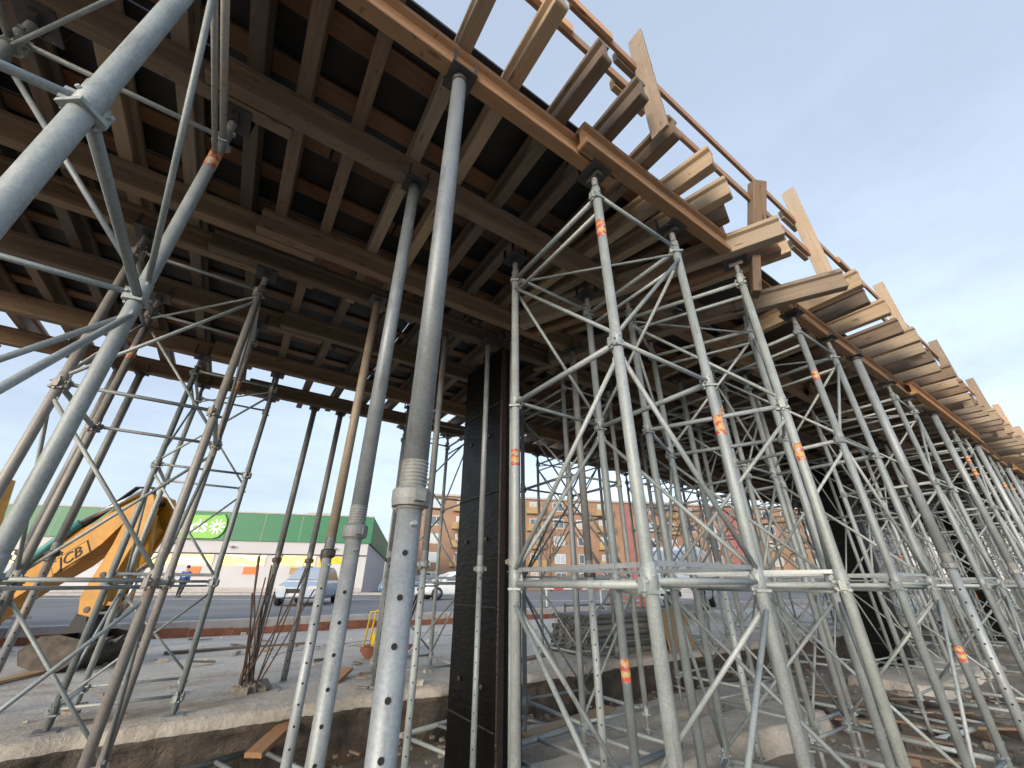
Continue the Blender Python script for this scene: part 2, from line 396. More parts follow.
# stones and rubble on pit and slab
b = MB()
for i in range(1100):
    b.cur = 0 if i % 6 == 0 else 1
    if i % 6 == 0: u, v = random.uniform(-3, 10), random.uniform(5.2, 12); z = .41
    else: u, v = random.uniform(-2, 10), random.uniform(1.5, 5.0); z = .0
    s = random.uniform(.008, .03) * (1 if i % 9 else 2.2)
    bm_pts = [Vector((random.uniform(-1, 1), random.uniform(-1, 1), random.uniform(-.6, .6))).normalized() * s * random.uniform(.7, 1.2) for _ in range(8)]
    c = Vector((u, v, z + s * .3))
    vs8 = [Vector((sx * s * random.uniform(.6, 1.1), sy * s * random.uniform(.6, 1.1), sz * s * .6 * random.uniform(.6, 1.1))) + c for sz in (-1, 1) for sx, sy in ((-1, -1), (1, -1), (1, 1), (-1, 1))]
    b.add(vs8, [(0, 3, 2, 1), (4, 5, 6, 7), (0, 1, 5, 4), (1, 2, 6, 5), (2, 3, 7, 6), (3, 0, 4, 7)])
tag(b.obj('rubble', [M['slab'], M['soil']]), 'loose stones and rubble scattered over slab and pit floor', None, None, 'stuff')

b = MB(); r9 = random.Random(5)
for i in range(190):
    if i % 5 < 2: u, v, z = r9.uniform(-3, 10), r9.uniform(5.25, 11.5), .425
    else: u, v, z = r9.uniform(-1.5, 10), r9.uniform(1.4, 5.0), .02
    L_ = r9.uniform(.06, .34); w_ = r9.uniform(.01, .035)
    mt = Matrix.Translation((u, v, z)) @ Matrix.Rotation(r9.uniform(0, 6.3), 4, 'Z') @ Matrix.Rotation(r9.uniform(-.12, .12), 4, 'Y')
    if i % 4: b.cur = 0; b.box(0, -w_, 0, L_, w_, r9.uniform(.008, .03), mt)
    else: b.cur = 1; b.path([mt @ Vector(p) for p in ((0, 0, .01), (L_, .05, .03), (L_ * 2, -.04, .01), (L_ * 2.6, .06, .02))], .004, 5)
tag(b.obj('site_litter', [M['joist_pale'], M['rebar']]), 'timber offcuts and bits of tie wire strewn over slab and pit floor', None, None, 'stuff')

# ------------------------------------------------------------------ scaffold towers
DU, DV = .785, .895
def tower_set(kind):
    """meshes of one tower, shared by all towers of that kind; local z=0 is its ground"""
    if kind == 'pit': L = [.38, 1.45, 2.52, 3.585]; top = 3.80
    else: L = [.13, 1.04, 2.11, 3.175]; top = 3.39
    return L, top
def make_tower(kind, name, label, loc, rz=0, mats=None, du=DU, dv=DV, stickers=None, group=None, seed=0):
    L, top = tower_set(kind); rnd = random.Random(seed)
    st = M['steel']; t = thing(name, label, 'scaffold tower', loc, rz, group)
    m_post = MB()
    m_post.tube((0, 0, L[0] - .10), (0, 0, L[-1] + .08), .0265, n=18)
    for z in L[1:-1]: m_post.lathe([(.0265, z - .02), (.0295, z - .018), (.0295, z + .075), (.0265, z + .077)], n=18, cap=False)
    for z in L:
        m_post.tube((-.036, .004, z + .03), (.036, .004, z + .03), .006, n=6)
    for z in L:
        m_post.box(-.034, -.034, z - .030, .034, .034, z - .018)
        for a_ in (0, PI / 2):
            mt = Matrix.Translation((0, 0, z)) @ Matrix.Rotation(a_, 4, 'Z')
            m_post.cbox(.018, -.018, -.026, .046, .018, .026, .004, mt); m_post.tube(mt @ Vector((.034, -.032, .010)), mt @ Vector((.034, .030, .010)), .0055, n=6); m_post.box(.030, -.006, -.04, .038, .006, .045, mt)
    me_post = m_post.mesh('post', st)
    j = MB(); j.tube((0, 0, L[-1] + .05), (0, 0, top - .012), .019, n=10)
    for k in range(7): j.lathe([(.019, L[-1] + .085 + k * .012), (.0215, L[-1] + .09 + k * .012), (.019, L[-1] + .095 + k * .012)], n=10, cap=False)
    j.box(-.034, -.010, L[-1] + .078, .034, .010, L[-1] + .094)
    me_jack = j.mesh('jack_screw', M['steel_dark'])
    fh = MB(); fh.box(-.075, -.085, top - .012, .075, .085, top)
    for sx in (-1, 1):
        fh.box(sx * .062 - .012, -.062, top, sx * .062 + .012, -.055, top + .11); fh.box(sx * .062 - .012, .055, top, sx * .062 + .012, .062, top + .11)
    fh.box(-.02, -.05, top - .05, .02, .05, top - .012)
    me_fork = fh.mesh('fork_head', M['iron'])
    bj = MB(); bj.tube((0, 0, .012), (0, 0, L[0] - .06), .018, n=10); bj.lathe([(.018, L[0] - .15), (.036, L[0] - .147), (.036, L[0] - .125), (.018, L[0] - .12)], n=8, cap=False)
    bj.box(-.09, -.004, L[0] - .142, .09, .004, L[0] - .13)
    me_bj = bj.mesh('base_jack', M['steel_dark'])
    bp = MB(); bp.box(-.075, -.075, 0, .075, .075, .012); me_bp = bp.mesh('base_plate', M['steel_dark'])
    for x, y in ((0, 0), (du, 0), (0, dv), (du, dv)):
        p = link('post', me_post, t, (x, y, 0), rnd.uniform(0, 6))
        link('jack_screw', me_jack, t, (x, y, 0), rnd.uniform(0, 6)); link('fork_head', me_fork, t, (x, y, 0))
        link('base_jack', me_bj, t, (x, y, 0), rnd.uniform(0, 6)); link('base_plate', me_bp, t, (x, y, 0))
    # frame tubes across (v) and ledgers along (u)
    fr = MB().tube((0, .026, 0), (0, dv - .026, 0), .0165, n=12).mesh('frame_tube', st)
    fr2 = MB().tube((0, .026, 0), (0, dv - .026, 0), .013, n=10).mesh('frame_tube', st)
    le = MB(); le.tube((.026, 0, 0), (du - .026, 0, 0), .0125, n=10); le.box(.024, -.006, -.022, .05, .006, .022); le.box(du - .05, -.006, -.022, du - .024, .006, .022)
    le = le.mesh('ledger', st)
    flat = MB(); flat.box(.026, -.004, -.010, du - .026, .004, .010); flat = flat.mesh('ledger', M['steel_prop'])
    flv = MB(); flv.box(-.004, .026, -.010, .004, dv - .026, .010); flv = flv.mesh('frame_tube', M['steel_prop'])
    for li, z in enumerate(L):
        for x in (0, du):
            link('frame_tube', fr, t, (x, 0, z))
            if li == len(L) - 1: link('frame_tube', fr2, t, (x, 0, z - .13))
            if li == len(L) - 3: link('frame_tube', flv, t, (x, 0, z + .068))
        for y in (0, dv):
            link('ledger', le, t, (0, y, z + (.012 if li < len(L) - 1 else .03)))
            if li == len(L) - 3: link('ledger', flat, t, (0, y, z + .074))
    # zigzag braces on the four sides
    br = []
    for li in range(len(L) - 1):
        lo, hi = L[li], L[li + 1]
        up = (li + len(L)) % 2 == 0
        for (ax, off) in (('u', -.012), ('u', dv + .012), ('v', -.010), ('v', du + .010)):
            w = du if ax == 'u' else dv
            a, c = (lo + .07, hi - .10)
            flip = up if (ax == 'u') == (off < .1) else not up
            if ax == 'v': flip = up if off < 0 else not up
            p0, p1 = (.015, a if flip else c), (w - .015, c if flip else a)
            key = (ax, flip, round(hi - lo, 3))
            m = MB(); d = Vector((p0[0], 0, p0[1])), Vector((p1[0], 0, p1[1]))
            q = lambda v_: Vector((v_.x, 0, v_.z)) if ax == 'u' else Vector((0, v_.x, v_.z))
            m.tube(q(d[0]), q(d[1]), .0118, n=10)
            for e in d:
                e = q(e); m.box(e.x - (.014 if ax == 'u' else .005), e.y - (.005 if ax == 'u' else .014), e.z - .02, e.x + (.014 if ax == 'u' else .005), e.y + (.005 if ax == 'u' else .014), e.z + .02)
            o = link('brace', m.mesh('brace', st), t, (0, off, 0) if ax == 'u' else (off, 0, 0)); br.append(o)
    # one plan brace under the top
    m = MB().tube((du - .02, .02, L[-1] - .03), (.02, dv - .02, L[-1] - .03), .009, n=8)
    link('plan_brace', m.mesh('plan_brace', st), t)
    m = MB().tube((.02, .02, L[1] - .03), (du - .02, dv - .02, L[1] - .03), .011, n=8)
    link('plan_brace', m.mesh('plan_brace', st), t)
    for (x, y, z) in (stickers or []): add_sticker(t, x, y, z)
    return t
me_sticker = MB().tube((0, 0, -.06), (0, 0, .06), .0275, n=18, cap=False).mesh('sticker', M['sticker'])
def add_sticker(t, x, y, z, s=1.0):
    o = link('sticker', me_sticker, t, (x, y, z), random.uniform(0, 6)); o.scale = (s, s, random.uniform(.75, 1.1)); return o

ROW = {'outer': 'under the open deck edge', 'middle': 'in the row between the black piers', 'street': 'in the row on the slab beside the street'}
LAND_OUT = ['at the far left with rusty overhead tubes', 'in the middle foreground with red stickers, before the black pier', None]
proto = {}
proto['pit'] = make_tower('pit', 'scaffold_tower', 'galvanized scaffold tower in the centre foreground, right of the nearer black pier', (1.352, 1.085, 0), 0, group='galvanized scaffold towers', seed=4)
proto['slab'] = make_tower('slab', 'scaffold_tower', 'galvanized scaffold tower standing on the slab at the left beside the street', (-.80, 5.30, .41), 0, group='galvanized scaffold towers', seed=8)
def more_towers(kind, spots):
    for label, x, y, z, rz, flip in spots:
        o = copy_tree(proto[kind]); o.location = (x, y, z); o.rotation_euler = (0, 0, rz); o['label'] = label
        if flip: o.location = (x + DU, y + DV, z); o.rotation_euler = (0, 0, rz + PI)
        towers.append(o)
towers = [proto['pit'], proto['slab']]
outer_u = [3.985, 6.62, 9.55, 12.2, 14.95, 17.7, 20.5, 23.3, 26.1, 28.9]
mid_u = [2.95, 5.45, 7.95, 12.0, 14.7, 17.3, 20.9, 23.6, 26.3, 29]
str_u = [2.0, 4.75, 7.45, 10.2, 12.95, 15.7, 18.4, 21.1, 23.9, 26.6]
spots = [('scaffold tower at the far left edge, its near post closest to the viewer', -1.36, 1.075, 0, 0, False),
         ('galvanized scaffold tower set askew, right of the centre foreground tower', 2.855, 1.0, 0, R(24), False),
         ('galvanized scaffold tower with rusty orange post tops, left of the tan prop', -1.09, 3.305, 0, 0, True)]
for k, u in enumerate(outer_u): spots.append((f'galvanized scaffold tower under the open deck edge, {O(k + 1)} beyond the askew tower', u, 1.07 + random.uniform(-.02, .02), 0, 0, k % 3 == 1))
for k, u in enumerate(mid_u): spots.append((f'galvanized scaffold tower in the middle row, {O(k + 1)} beyond the nearer black pier', u, 3.25 + random.uniform(-.05, .05), 0, R(random.uniform(-3, 3)), k % 2 == 0))
more_towers('pit', spots); spots2 = []
for k, u in enumerate((4.6, 8.9, 13.3, 16.0, 18.7, 22.3, 25.0, 27.6)): spots2.append((f'galvanized scaffold tower in the second row from the open edge, {O(k + 1)} beyond the black pier', u, 2.16, 0, R(random.uniform(-2, 2)), k % 2 == 0))
more_towers('pit', spots2)
spots = []
for k, u in enumerate(str_u): spots.append((f'galvanized scaffold tower on the slab along the street, {O(k + 2)} from the left', u, 5.30 + random.uniform(-.04, .04), .41, R(random.uniform(-2, 2)), k % 2 == 0))
more_towers('slab', spots)
# stickers where the photograph shows them, and a few more down the rows
t0 = towers[0]
add_sticker(t0, 0, 0, 3.30); add_sticker(t0, DU, 0, 2.25); add_sticker(t0, 0, DV, 2.15); add_sticker(t0, DU, DV, 1.0)
add_sticker(towers[2], DU, DV, 3.42, 1.02)
add_sticker(towers[3], 0, 0, 2.2); add_sticker(towers[4], 0, 0, 3.1); add_sticker(towers[4], DU, 0, 3.2)
for i, t in enumerate(towers[5:15]):
    rr = random.Random(i * 7 + 1)
    for _ in range(2): add_sticker(t, rr.choice((0, DU)), rr.choice((0, 0, DV)), rr.choice((3.1, 2.1, 1.1, .9)) + rr.uniform(-.1, .2))
add_sticker(towers[5], 0, 0, 3.12)
for i, t in enumerate(towers[15:22]):
    rr = random.Random(i * 5 + 2); add_sticker(t, rr.choice((0, DU)), 0, rr.choice((3.0, 2.0, 1.2)))
for t in (towers[2], towers[4]):      # these two have no second rail at their middle joint
    for c in list(t.children):
        if c.data and c.data.materials[0] == M['steel_prop'] and c.name.split('.')[0] in ('ledger', 'frame_tube'): bpy.data.objects.remove(c)
# rusty posts on the orange-topped left tower and rusty tubes on the leftmost one
for t, which in ((towers[4], 'post'), (towers[2], 'frame_tube')):
    k = 0
    for c in t.children:
        if c.name.split('.')[0] == which and (which == 'post' or c.location.z > 3.4):
            c.data = c.data.copy(); c.data.materials[0] = M['steel_rust']; c['label'] = 'rust streaked ' + which.replace('_', ' ')

# ------------------------------------------------------------------ steel props
def make_prop(label, u, v, z0=0.0, top=3.80, r_low=.032, r_up=.035, split=1.75, mat_up='steel_prop', mat_low='steel_prop', name='steel_prop', hole_dir=None, collar='steel_dark', group='adjustable steel props', hl=None):
    """split = height where the threaded collar sits"""
    t = thing(name, label, 'prop', (u, v, z0), 0, group); H_ = top - z0
    lo = MB(); s = split - z0
    lo.tube((0, 0, .012), (0, 0, s + .02), r_low, n=24)
    # pin holes: raised black discs paint the dark of the bores on two sides of the lower tube
    d = Vector((-u, -v, 0)).normalized() if hole_dir is None else Vector(hole_dir)
    lo.cur = 1
    z = .12
    while z < s - .12:
        for sg in (1, -1):
            a = d * (r_low - .004) * sg + Vector((0, 0, z)); e = d * (r_low + .0012) * sg + Vector((0, 0, z))
            lo.tube(a, e, .0068 * r_low / .032, n=12)
        z += .10
    lo.obj('inner_tube', [M[mat_low], M['hole']], t)
    th = MB(); k = s - .02; prof = []
    while k < s + .115: prof += [(r_up * .965, k), (r_up * 1.05, k + .003), (r_up * 1.05, k + .006), (r_up * .965, k + .009)]; k += .0105
    th.lathe(prof, n=24, cap=False); th.obj('thread', M['steel_dark'], t)
    nut = MB(); nut.lathe([(r_up, s - .015), (r_up * 1.38, s - .012), (r_up * 1.45, s + .005), (r_up * 1.45, s + .03), (r_up * 1.3, s + .035), (r_up, s + .04)], n=24, cap=False)
    nut.sm = [False] * len(nut.sm)
    for sg in (1, -1): nut.box(sg * r_up * 1.3 - .02, -.014, s - .004, sg * r_up * 1.3 + .02, .014, s + .026)
    nut.obj('collar_nut', M[collar], t, None, 1.2 + u)
    pin = MB(); pin.path([(-.065, 0, s - .06), (.05, 0, s - .06), (.062, 0, s - .05), (.06, .01, s - .02), (.04, .03, s - .01)], .006, 8); pin.obj('pin', M['steel_dark'], t, None, .7 + u * 2)
    up = MB(); up.tube((0, 0, s + .11), (0, 0, H_ - .01), r_up, n=24); up.obj('outer_tube', M[mat_up], t)
    hp = MB(); hp.box(-.07, -.07, H_ - .01, .07, .07, H_)
    for sx in (-1, 1): hp.box(sx * .06 - .008, -.066, H_, sx * .06 + .008, -.058, H_ + .10); hp.box(sx * .06 - .008, .058, H_, sx * .06 + .008, .066, H_ + .10)
    hp.tube((0, 0, H_ - .05), (0, 0, H_ - .01), r_up * 1.12, n=18); hp.obj('head_plate', M['iron'], t)
    bp = MB(); bp.box(-.08, -.08, 0, .08, .08, .01); bp.lathe([(r_low * 1.5, .01), (r_low * 1.05, .03)], n=18, cap=False); bp.obj('base_plate', M['steel_dark'], t)
    return t
make_prop('thick bright galvanized prop with threaded collar, nearest the camera', .392, 1.086, 0, 3.80, .0335, .0365, 1.65)
make_prop('galvanized prop with taped bands, just left of the nearest thick prop', .426, 1.80, 0, 3.80, .031, .034, 1.63)
make_prop('tan rust-stained prop, third left of the black pier', .586, 3.12, 0, 3.80, .030, .033, 1.62, 'steel_tan', 'steel_prop', collar='iron')
make_prop('galvanized prop standing close against the front of the nearer black pier', 1.80, 3.16, 0, 3.80, .022, .025, 1.55, hole_dir=(-.7, -.7, 0))
make_prop('galvanized prop with rusty collar at the right corner of the nearer black pier', 1.975, 2.95, 0, 3.80, .021, .024, 1.60, collar='steel_rust')
make_prop('dull prop half hidden behind the nearest thick prop', 1.36, 3.30, 0, 3.80, .026, .029, 1.58, 'steel_dark', 'steel')
make_prop('dull prop with dark collar inside the centre scaffold tower', 2.66, 2.76, 0, 3.80, .030, .034, 1.52, 'steel_dark', 'steel', collar='iron')
dark_props = [(-1.44, 6.2, 'dark prop against the sky at the left, right one of a pair'), (-1.65, 6.2, 'dark prop against the sky at the left, left one of a pair'),
              (.95, 6.2, 'dark street-side prop just left of the tan prop'), (.575, 6.2, 'dark street-side prop, second left of the tan prop'), (1.75, 5.35, 'thin prop on the slab edge behind the nearest thick prop')]
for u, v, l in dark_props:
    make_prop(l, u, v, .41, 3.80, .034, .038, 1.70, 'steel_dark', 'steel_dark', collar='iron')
for k, u in enumerate((5.46, 8.43, 11.1, 13.8, 16.5, 19.3, 22.1, 24.9)):
    make_prop(f'thick galvanized prop under the open deck edge, {O(k + 1)} beyond the askew scaffold tower', u, 1.05, 0, 3.80, .036, .040, 1.60)
for k, u in enumerate((4.3, 6.9, 9.4, 10.25, 13.4, 16.2, 19.5)):
    make_prop(f'galvanized prop under the second beam line, {O(k + 1)} beyond the black pier', u, 2.55 if k != 3 else 3.05, 0, 3.80, .028, .031, 1.55, 'steel', 'steel')

# ------------------------------------------------------------------ formwork timbers
HB = 3.80       # underside of primary beams
def h20(length, r=random, hgt=.198, w=.080):
    """I-section timber beam along +x, origin at the middle of its underside at x=0"""
    f, wb, fl = w / 2, .0135, .04
    def ring(x, d):
        return [(x, -f + .004, d), (x, f - .004, d), (x, f, d + .004), (x, f, fl - .004), (x, f - .006, fl), (x, wb, fl + .010), (x, wb, hgt - fl - .010), (x, f - .006, hgt - fl), (x, f, hgt - fl + .004), (x, f, hgt - .004 - d),
                (x, f - .004, hgt - d), (x, -f + .004, hgt - d), (x, -f, hgt - .004 - d), (x, -f, hgt - fl + .004), (x, -f + .006, hgt - fl), (x, -wb, hgt - fl - .010), (x, -wb, fl + .010), (x, -f + .006, fl), (x, -f, fl - .004), (x, -f, d + .004)]
    return MB().rings([ring(0, .010), ring(.006, .003), ring(.016, 0), ring(length - .016, 0), ring(length - .006, .003), ring(length, .010)], None, True, False)
_bm = {}
def beam_between(name, a, b, z, mat, label, cat, group, tilt=0.0, roll=0.0):
    """beam from plan point a to plan point b with its underside at z"""
    a = Vector((*a, 0)); b = Vector((*b, 0)); d = b - a; L_ = round(d.length, 2)
    key = (L_, mat)
    if key not in _bm: _bm[key] = h20(L_).mesh(name, M[mat])
    o = link(name, _bm[key], None, (a.x, a.y, z), (roll, tilt, math.atan2(d.y, d.x)))
    return tag(o, label, cat, group)
G1 = 'primary timber beams under the deck'
# outer edge beam: lengths lapped side by side
segs = [(-3.6, 1.50, 1.075, 'beam_edge'), (1.16, 2.72, .985, 'beam_edge')]
k = 0
for (a, c, v, m) in segs:
    k += 1; beam_between('timber_beam', (a, v), (c, v), HB, m, f'warm-toned timber edge beam under the joist ends, {O(k)} from the left', 'timber beam', G1)
u = 3.78; s = 0
while u < 33:
    k += 1; L_ = 3.9
    beam_between('timber_beam', (u, 1.075 - .088 * (s % 2)), (u + L_, 1.075 - .088 * (s % 2)), HB + .002 * (s % 2), 'beam_edge', f'warm-toned timber edge beam under the joist ends, {O(k)} from the left', 'timber beam', G1)
    u += L_ - .35; s += 1
for ri, (v, nm, u0) in enumerate(((1.90, 'second', -3.6), (2.90, 'third', -3.3), (3.32, 'fourth', -3.6), (4.2, 'fifth', -3.0), (5.32, 'sixth', -3.6), (6.2, 'street-side', -3.2))):
    u = u0; s = 0
    while u < 33:
        L_ = 3.9 if s % 3 else 3.3
        vv_ = v - .088 * (s % 2)
        if not (2.5 < u < 3.4 and ri == 0 and False):
            beam_between('timber_beam', (u, vv_), (u + L_, vv_), HB + .002 * (s % 2), 'beam', f'brown beam in the {nm} line from the open edge, {O(s + 1)} from the left', 'timber beam', G1)
        u += L_ - .42; s += 1
# beams turned across the deck over the askew tower
beam_between('timber_beam', (2.905, .64), (1.95, 2.75), HB - .002, 'joist_pale', 'pale timber cross beam with bolt holes resting on the askew tower', 'timber beam', G1)
beam_between('timber_beam', (3.07, .74), (2.12, 2.84), HB + .003, 'beam_edge', 'reddish timber cross beam lying behind the pale cross beam', 'timber beam', G1)
beam_between('timber_beam', (3.94, .60), (2.62, 3.1), HB - .03, 'joist_pale', 'long pale timber cross beam ending before the dense joists', 'timber beam', G1)
beam_between('timber_beam', (3.60, 1.32), (2.6, 3.4), HB + .001, 'beam', 'brown cross beam over the back posts of the askew tower', 'timber beam', G1)

# joists
G2 = 'timber joists carrying the deck'
HJ = HB + .200
def joist(a, b, z, mat, label): return beam_between('timber_joist', a, b, z, mat, label, 'joist', G2)
gp = [1.63, 4.05, 6.70, 9.15, 11.6, 14.1, 16.6, 19.1]
open_j = [(-3.3, .68), (-2.95, .7), (-2.6, .63), (-2.27, .66), (-1.92, .7), (-1.58, .66), (-1.22, .7), (-.88, .64), (-.54, .68), (-.28, .62), (.02, .66), (.385, .60), (.705, .60), (1.055, .64), (1.375, .65), (1.725, .68)]
for k, (u, e) in enumerate(open_j):
    n_ = len(open_j) - k
    joist((u - .01, e), (u + random.uniform(-.04, .02), 3.6), HJ, random.choice(['joist', 'joist', 'joist_pale']), f'weathered timber joist sticking out against the sky, {O(n_)} left of the fanned joists')
fan = [((2.11, .665), (1.86, 2.6)), ((2.43, .73), (1.98, 2.7)), ((2.62, .86), (2.1, 2.55)), ((3.16, .74), (2.4, 2.75)), ((3.42, .76), (2.6, 2.9))]
for k, (a, c) in enumerate(fan):
    joist(a, c, HJ + (.003 * k), ['joist_pale', 'joist_pale', 'beam', 'joist', 'joist_pale'][k], f'{O(k + 1)} of the fanned joists above the askew scaffold tower')
u = 4.42; k = 0
while u < 33:
    e = .60 + random.uniform(-.05, .06)
    joist((u, e), (u + random.uniform(-.03, .03), 3.55), HJ + random.uniform(0, .004), random.choice(['joist_pale', 'joist_pale', 'joist']), f'closely laid timber joist, {O(k + 1)} in the run beyond the second guard plank')
    u += .40 + random.uniform(-.03, .04) if k not in (2,) else .56; k += 1
k = 0
u = -3.4
while u < 33:
    joist((u, 3.15), (u + .02, 6.82 + random.uniform(-.1, .1)), HJ + random.uniform(0, .004), 'joist', f'inner timber joist over the street-side half of the deck, {O(k + 1)} from the left')
    u += .42 if u < 12 else .7; k += 1

# soffit: boards along u over the joists, with film panels above them
HP = HJ + .2045
G3 = 'soffit boards of the deck'
vlist = [1.22, 1.42, 1.80, 2.2, 2.62, 3.0, 3.4, 3.8, 4.2, 4.6, 5.0, 5.4, 5.8, 6.1]
for r_, v in enumerate(vlist):
    u = -3.7 + .6 * (r_ % 3); s = 0
    while u < 30:
        L_ = 3.6
        if not (v < 1.5 and 1.9 < u + L_ / 2 < 4.2):
            b = MB().cbox(0, -.065, 0, L_, .065, .028, .004)
            tag(b.obj('soffit_board', M['ply_brown'], None, (u, v, HP + .001)), f'brown soffit board, {_ord[r_]} row from the open edge, {O(s + 1)} piece from the left', 'board', G3)
        u += L_ + .02; s += 1
G4 = 'form panels of the deck'
vb = [1.10, 1.95, 2.95, 3.95, 4.95, 6.12]
for r_ in range(5):
    u = -3.8; s = 0
    while u < 33:
        L_ = 2.46
        m_ = 'ply_black' if random.random() < .86 else 'ply_brown'
        b = MB().box(0, 0, 0, L_, vb[r_ + 1] - vb[r_] - .012, .021)
        tag(b.obj('form_panel', M[m_], None, (u, vb[r_], HP + .032)), f'{"black film-faced" if m_ == "ply_black" else "brown"} deck panel, {_ord[r_]} strip from the open edge, {O(s + 1)} from left', 'form panel', G4)
        u += L_ + .012; s += 1

# guard rail: upright planks nailed to joist ends, two rails
for k, u in enumerate(gp):
    b = MB().cbox(0, -.058, -.0125, 1.22, .058, .0125, .003)
    o = b.obj('guard_plank', M['plank'], None, (u - .055, .715, HJ - .02 + random.uniform(-.05, .03)), (0, -PI / 2, 0))
    o.rotation_euler = (0, -PI / 2 + random.uniform(-.03, .03), 0)
    tag(o, f'upright guard plank nailed to a joist end, {O(k + 1)} from the left', 'guard plank', 'upright guard planks of the deck edge')
for lv, (z, v) in enumerate(((2.86 + GZ, .735), (3.32 + GZ, .735))):
    u = -3.0 + lv * .4; s = 0
    while u < 21:
        L_ = 3.9 + (.5 if s % 2 else 0)
        b = MB().cbox(0, -.0125, -.042, L_, .0125, .042, .003)
        tag(b.obj('guard_rail', M['rail'], None, (u, v + .027 * (s % 2), z + .02 * (s % 2) + .004 * u), (0, -.004, 0)), f'reddish timber guard rail, {"lower" if lv == 0 else "upper"} run, {O(s + 1)} length from the left', 'guard rail', 'timber guard rails of the deck edge')
        u += L_ - .35; s += 1
for k, u in enumerate((1.50, 3.9)):
    for lv in range(2):
        b = MB().cbox(0, -.02, -.05, .30, .02, .05, .003)
        tag(b.obj('timber_block', M['plank'], None, (u - .2 + .1 * lv, .80, (2.88, 3.34)[lv] + GZ)), f'short timber block on the {("lower", "upper")[lv]} guard rail beside the {O(k + 1)} guard plank', 'timber block', 'short blocks on the guard rail')
# upright timbers at the skew joint
UP = [(2.99, .84, 4.0), (2.91, .674, 4.45), (2.90, .95, 3.45), (2.95, .89, 3.795)]
def leaning(label, p0, p1, w, d, mat):
    p0, p1 = Vector(p0), Vector(p1); L_ = (p1 - p0).length
    b = MB().cbox(0, -w / 2, -d / 2, L_, w / 2, d / 2, .006)
    return tag(b.obj('timber_upright', M[mat], None, p0, (p1 - p0).to_track_quat('X', 'Z').to_euler()), label, 'timber post', 'short timbers at the skew joint')
leaning('tall dark timber leaning behind the cross beams and passing above the joists', UP[0], UP[1], .12, .08, 'joist')
leaning('short timber standing on the pale cross beam', (2.80, 1.03, 4.0), (2.78, 1.03, 4.2), .09, .07, 'joist')
leaning('reddish timber hanging below the pale cross beam', UP[2], UP[3], .11, .06, 'beam')

# ------------------------------------------------------------------ piers in black formwork
def pier(label, u0, v0, du, dv, z0, z1):
    t = thing('formwork_pier', label, 'pier', (u0, v0, z0), 0, 'black formwork piers'); H_ = z1 - z0
    b = MB()
    b.cbox(0, 0, 0, H_, dv, du, .01, Matrix(((0, 0, 1, 0), (0, 1, 0, 0), (1, 0, 0, 0), (0, 0, 0, 1))))
    b.obj('form_board', M['film'], t)
    b = MB()
    b.box(.004, -.02, 0, .05, -.002, H_ - .03)
    b.obj('edge_board', M['film_red'], t)
    for k, z in enumerate((.55, 1.35, 2.3, 3.2)):
        if z < H_ - .2:
            b = MB(); b.box(-.012, .02, z, -.002, dv - .02, z + .012); b.obj('strap', M['black'], t)
    for y in (.22, .6):
        b = MB()
        for z in (.8, 1.9, 2.9): b.tube((-.016, y, z), (-.002, y, z), .018, n=10)
        b.obj('tie_plug', M['iron'], t)
    return t
pier('tall black formwork pier left of the centre scaffold tower', 1.97, 3.14, .24, .81, -.08, 3.785)
pier('farther black formwork pier among the scaffold towers on the right', 10.6, 3.14, .38, .81, -.08, 3.785)
pier('third black formwork pier deep among the scaffold towers', 19.9, 3.14, .38, .81, -.08, 3.785)

# ------------------------------------------------------------------ things on slab and in pit
# rebar starter bars
t = thing('rebar_bundle', 'cluster of rusty rebar rods leaning out of the slab at the left', 'rebar', (.58, 5.95, .41))
rr = random.Random(3)
b = MB()
for i in range(46):
    a = rr.uniform(0, 2 * PI); q = rr.uniform(0, .16); s = rr.uniform(.03, .07)
    b.box(-s, -s, -s * .5, s, s, s * .7, Matrix.Translation((q * math.cos(a), q * math.sin(a), .02)) @ Matrix.Rotation(rr.uniform(0, 3), 4, 'Z') @ Matrix.Rotation(rr.uniform(-.5, .5), 4, 'X'))
b.obj('rubble_heap', M['soil'], t)
for i in range(15):
    a = rr.uniform(0, 2 * PI); L_ = rr.uniform(.7, 1.45); ln = rr.uniform(.05, .45)
    p0 = Vector((rr.uniform(-.10, .10), rr.uniform(-.10, .10), 0)); p1 = p0 + Vector((math.cos(a) * ln * L_, math.sin(a) * ln * L_, L_))
    mid = (p0 + p1) / 2 + Vector((rr.uniform(-.04, .04), rr.uniform(-.04, .04), 0))
    MB().path([p0, mid, p1], .008, 6).obj('rod', M['rebar'], t)
# plank propped on the slab edge
b = MB().cbox(0, -.075, -.02, 1.75, .075, .02, .004)
a_, c_ = Vector((.62, 4.75, .18)), Vector((1.65, 6.15, .50)); d_ = c_ - a_
o = b.obj('timber_plank', M['beam_edge'], None, a_, d_.to_track_quat('X', 'Z').to_euler())
tag(o, 'orange-brown timber plank propped on the slab edge left of the props', 'plank')
for i, (u, v, rz, L_, z, l) in enumerate(((3.2, 5.6, .3, 1.6, .43, 'flat board lying on the slab behind the black pier'), (-1.9, 7.6, 1.2, 1.9, .43, 'flat board lying on the slab by the digger bucket'), (-.4, 9.5, .1, 2.3, .43, 'long board lying on the slab before the red-brown boarding'),
                                        (2.9, 4.05, .2, 1.5, .12, 'board lying on the greyer concrete pad'), (6.6, 4.6, -.1, 2.0, .08, 'board lying on the pit floor near the slab edge'))):
    b = MB().cbox(0, -.08, -.015, L_, .08, .015, .003)
    tag(b.obj('timber_plank', M['ply_tan' if i % 2 else 'joist'], None, (u, v, z + .01), (0, .01, rz)), l, 'plank', 'loose boards on the ground')
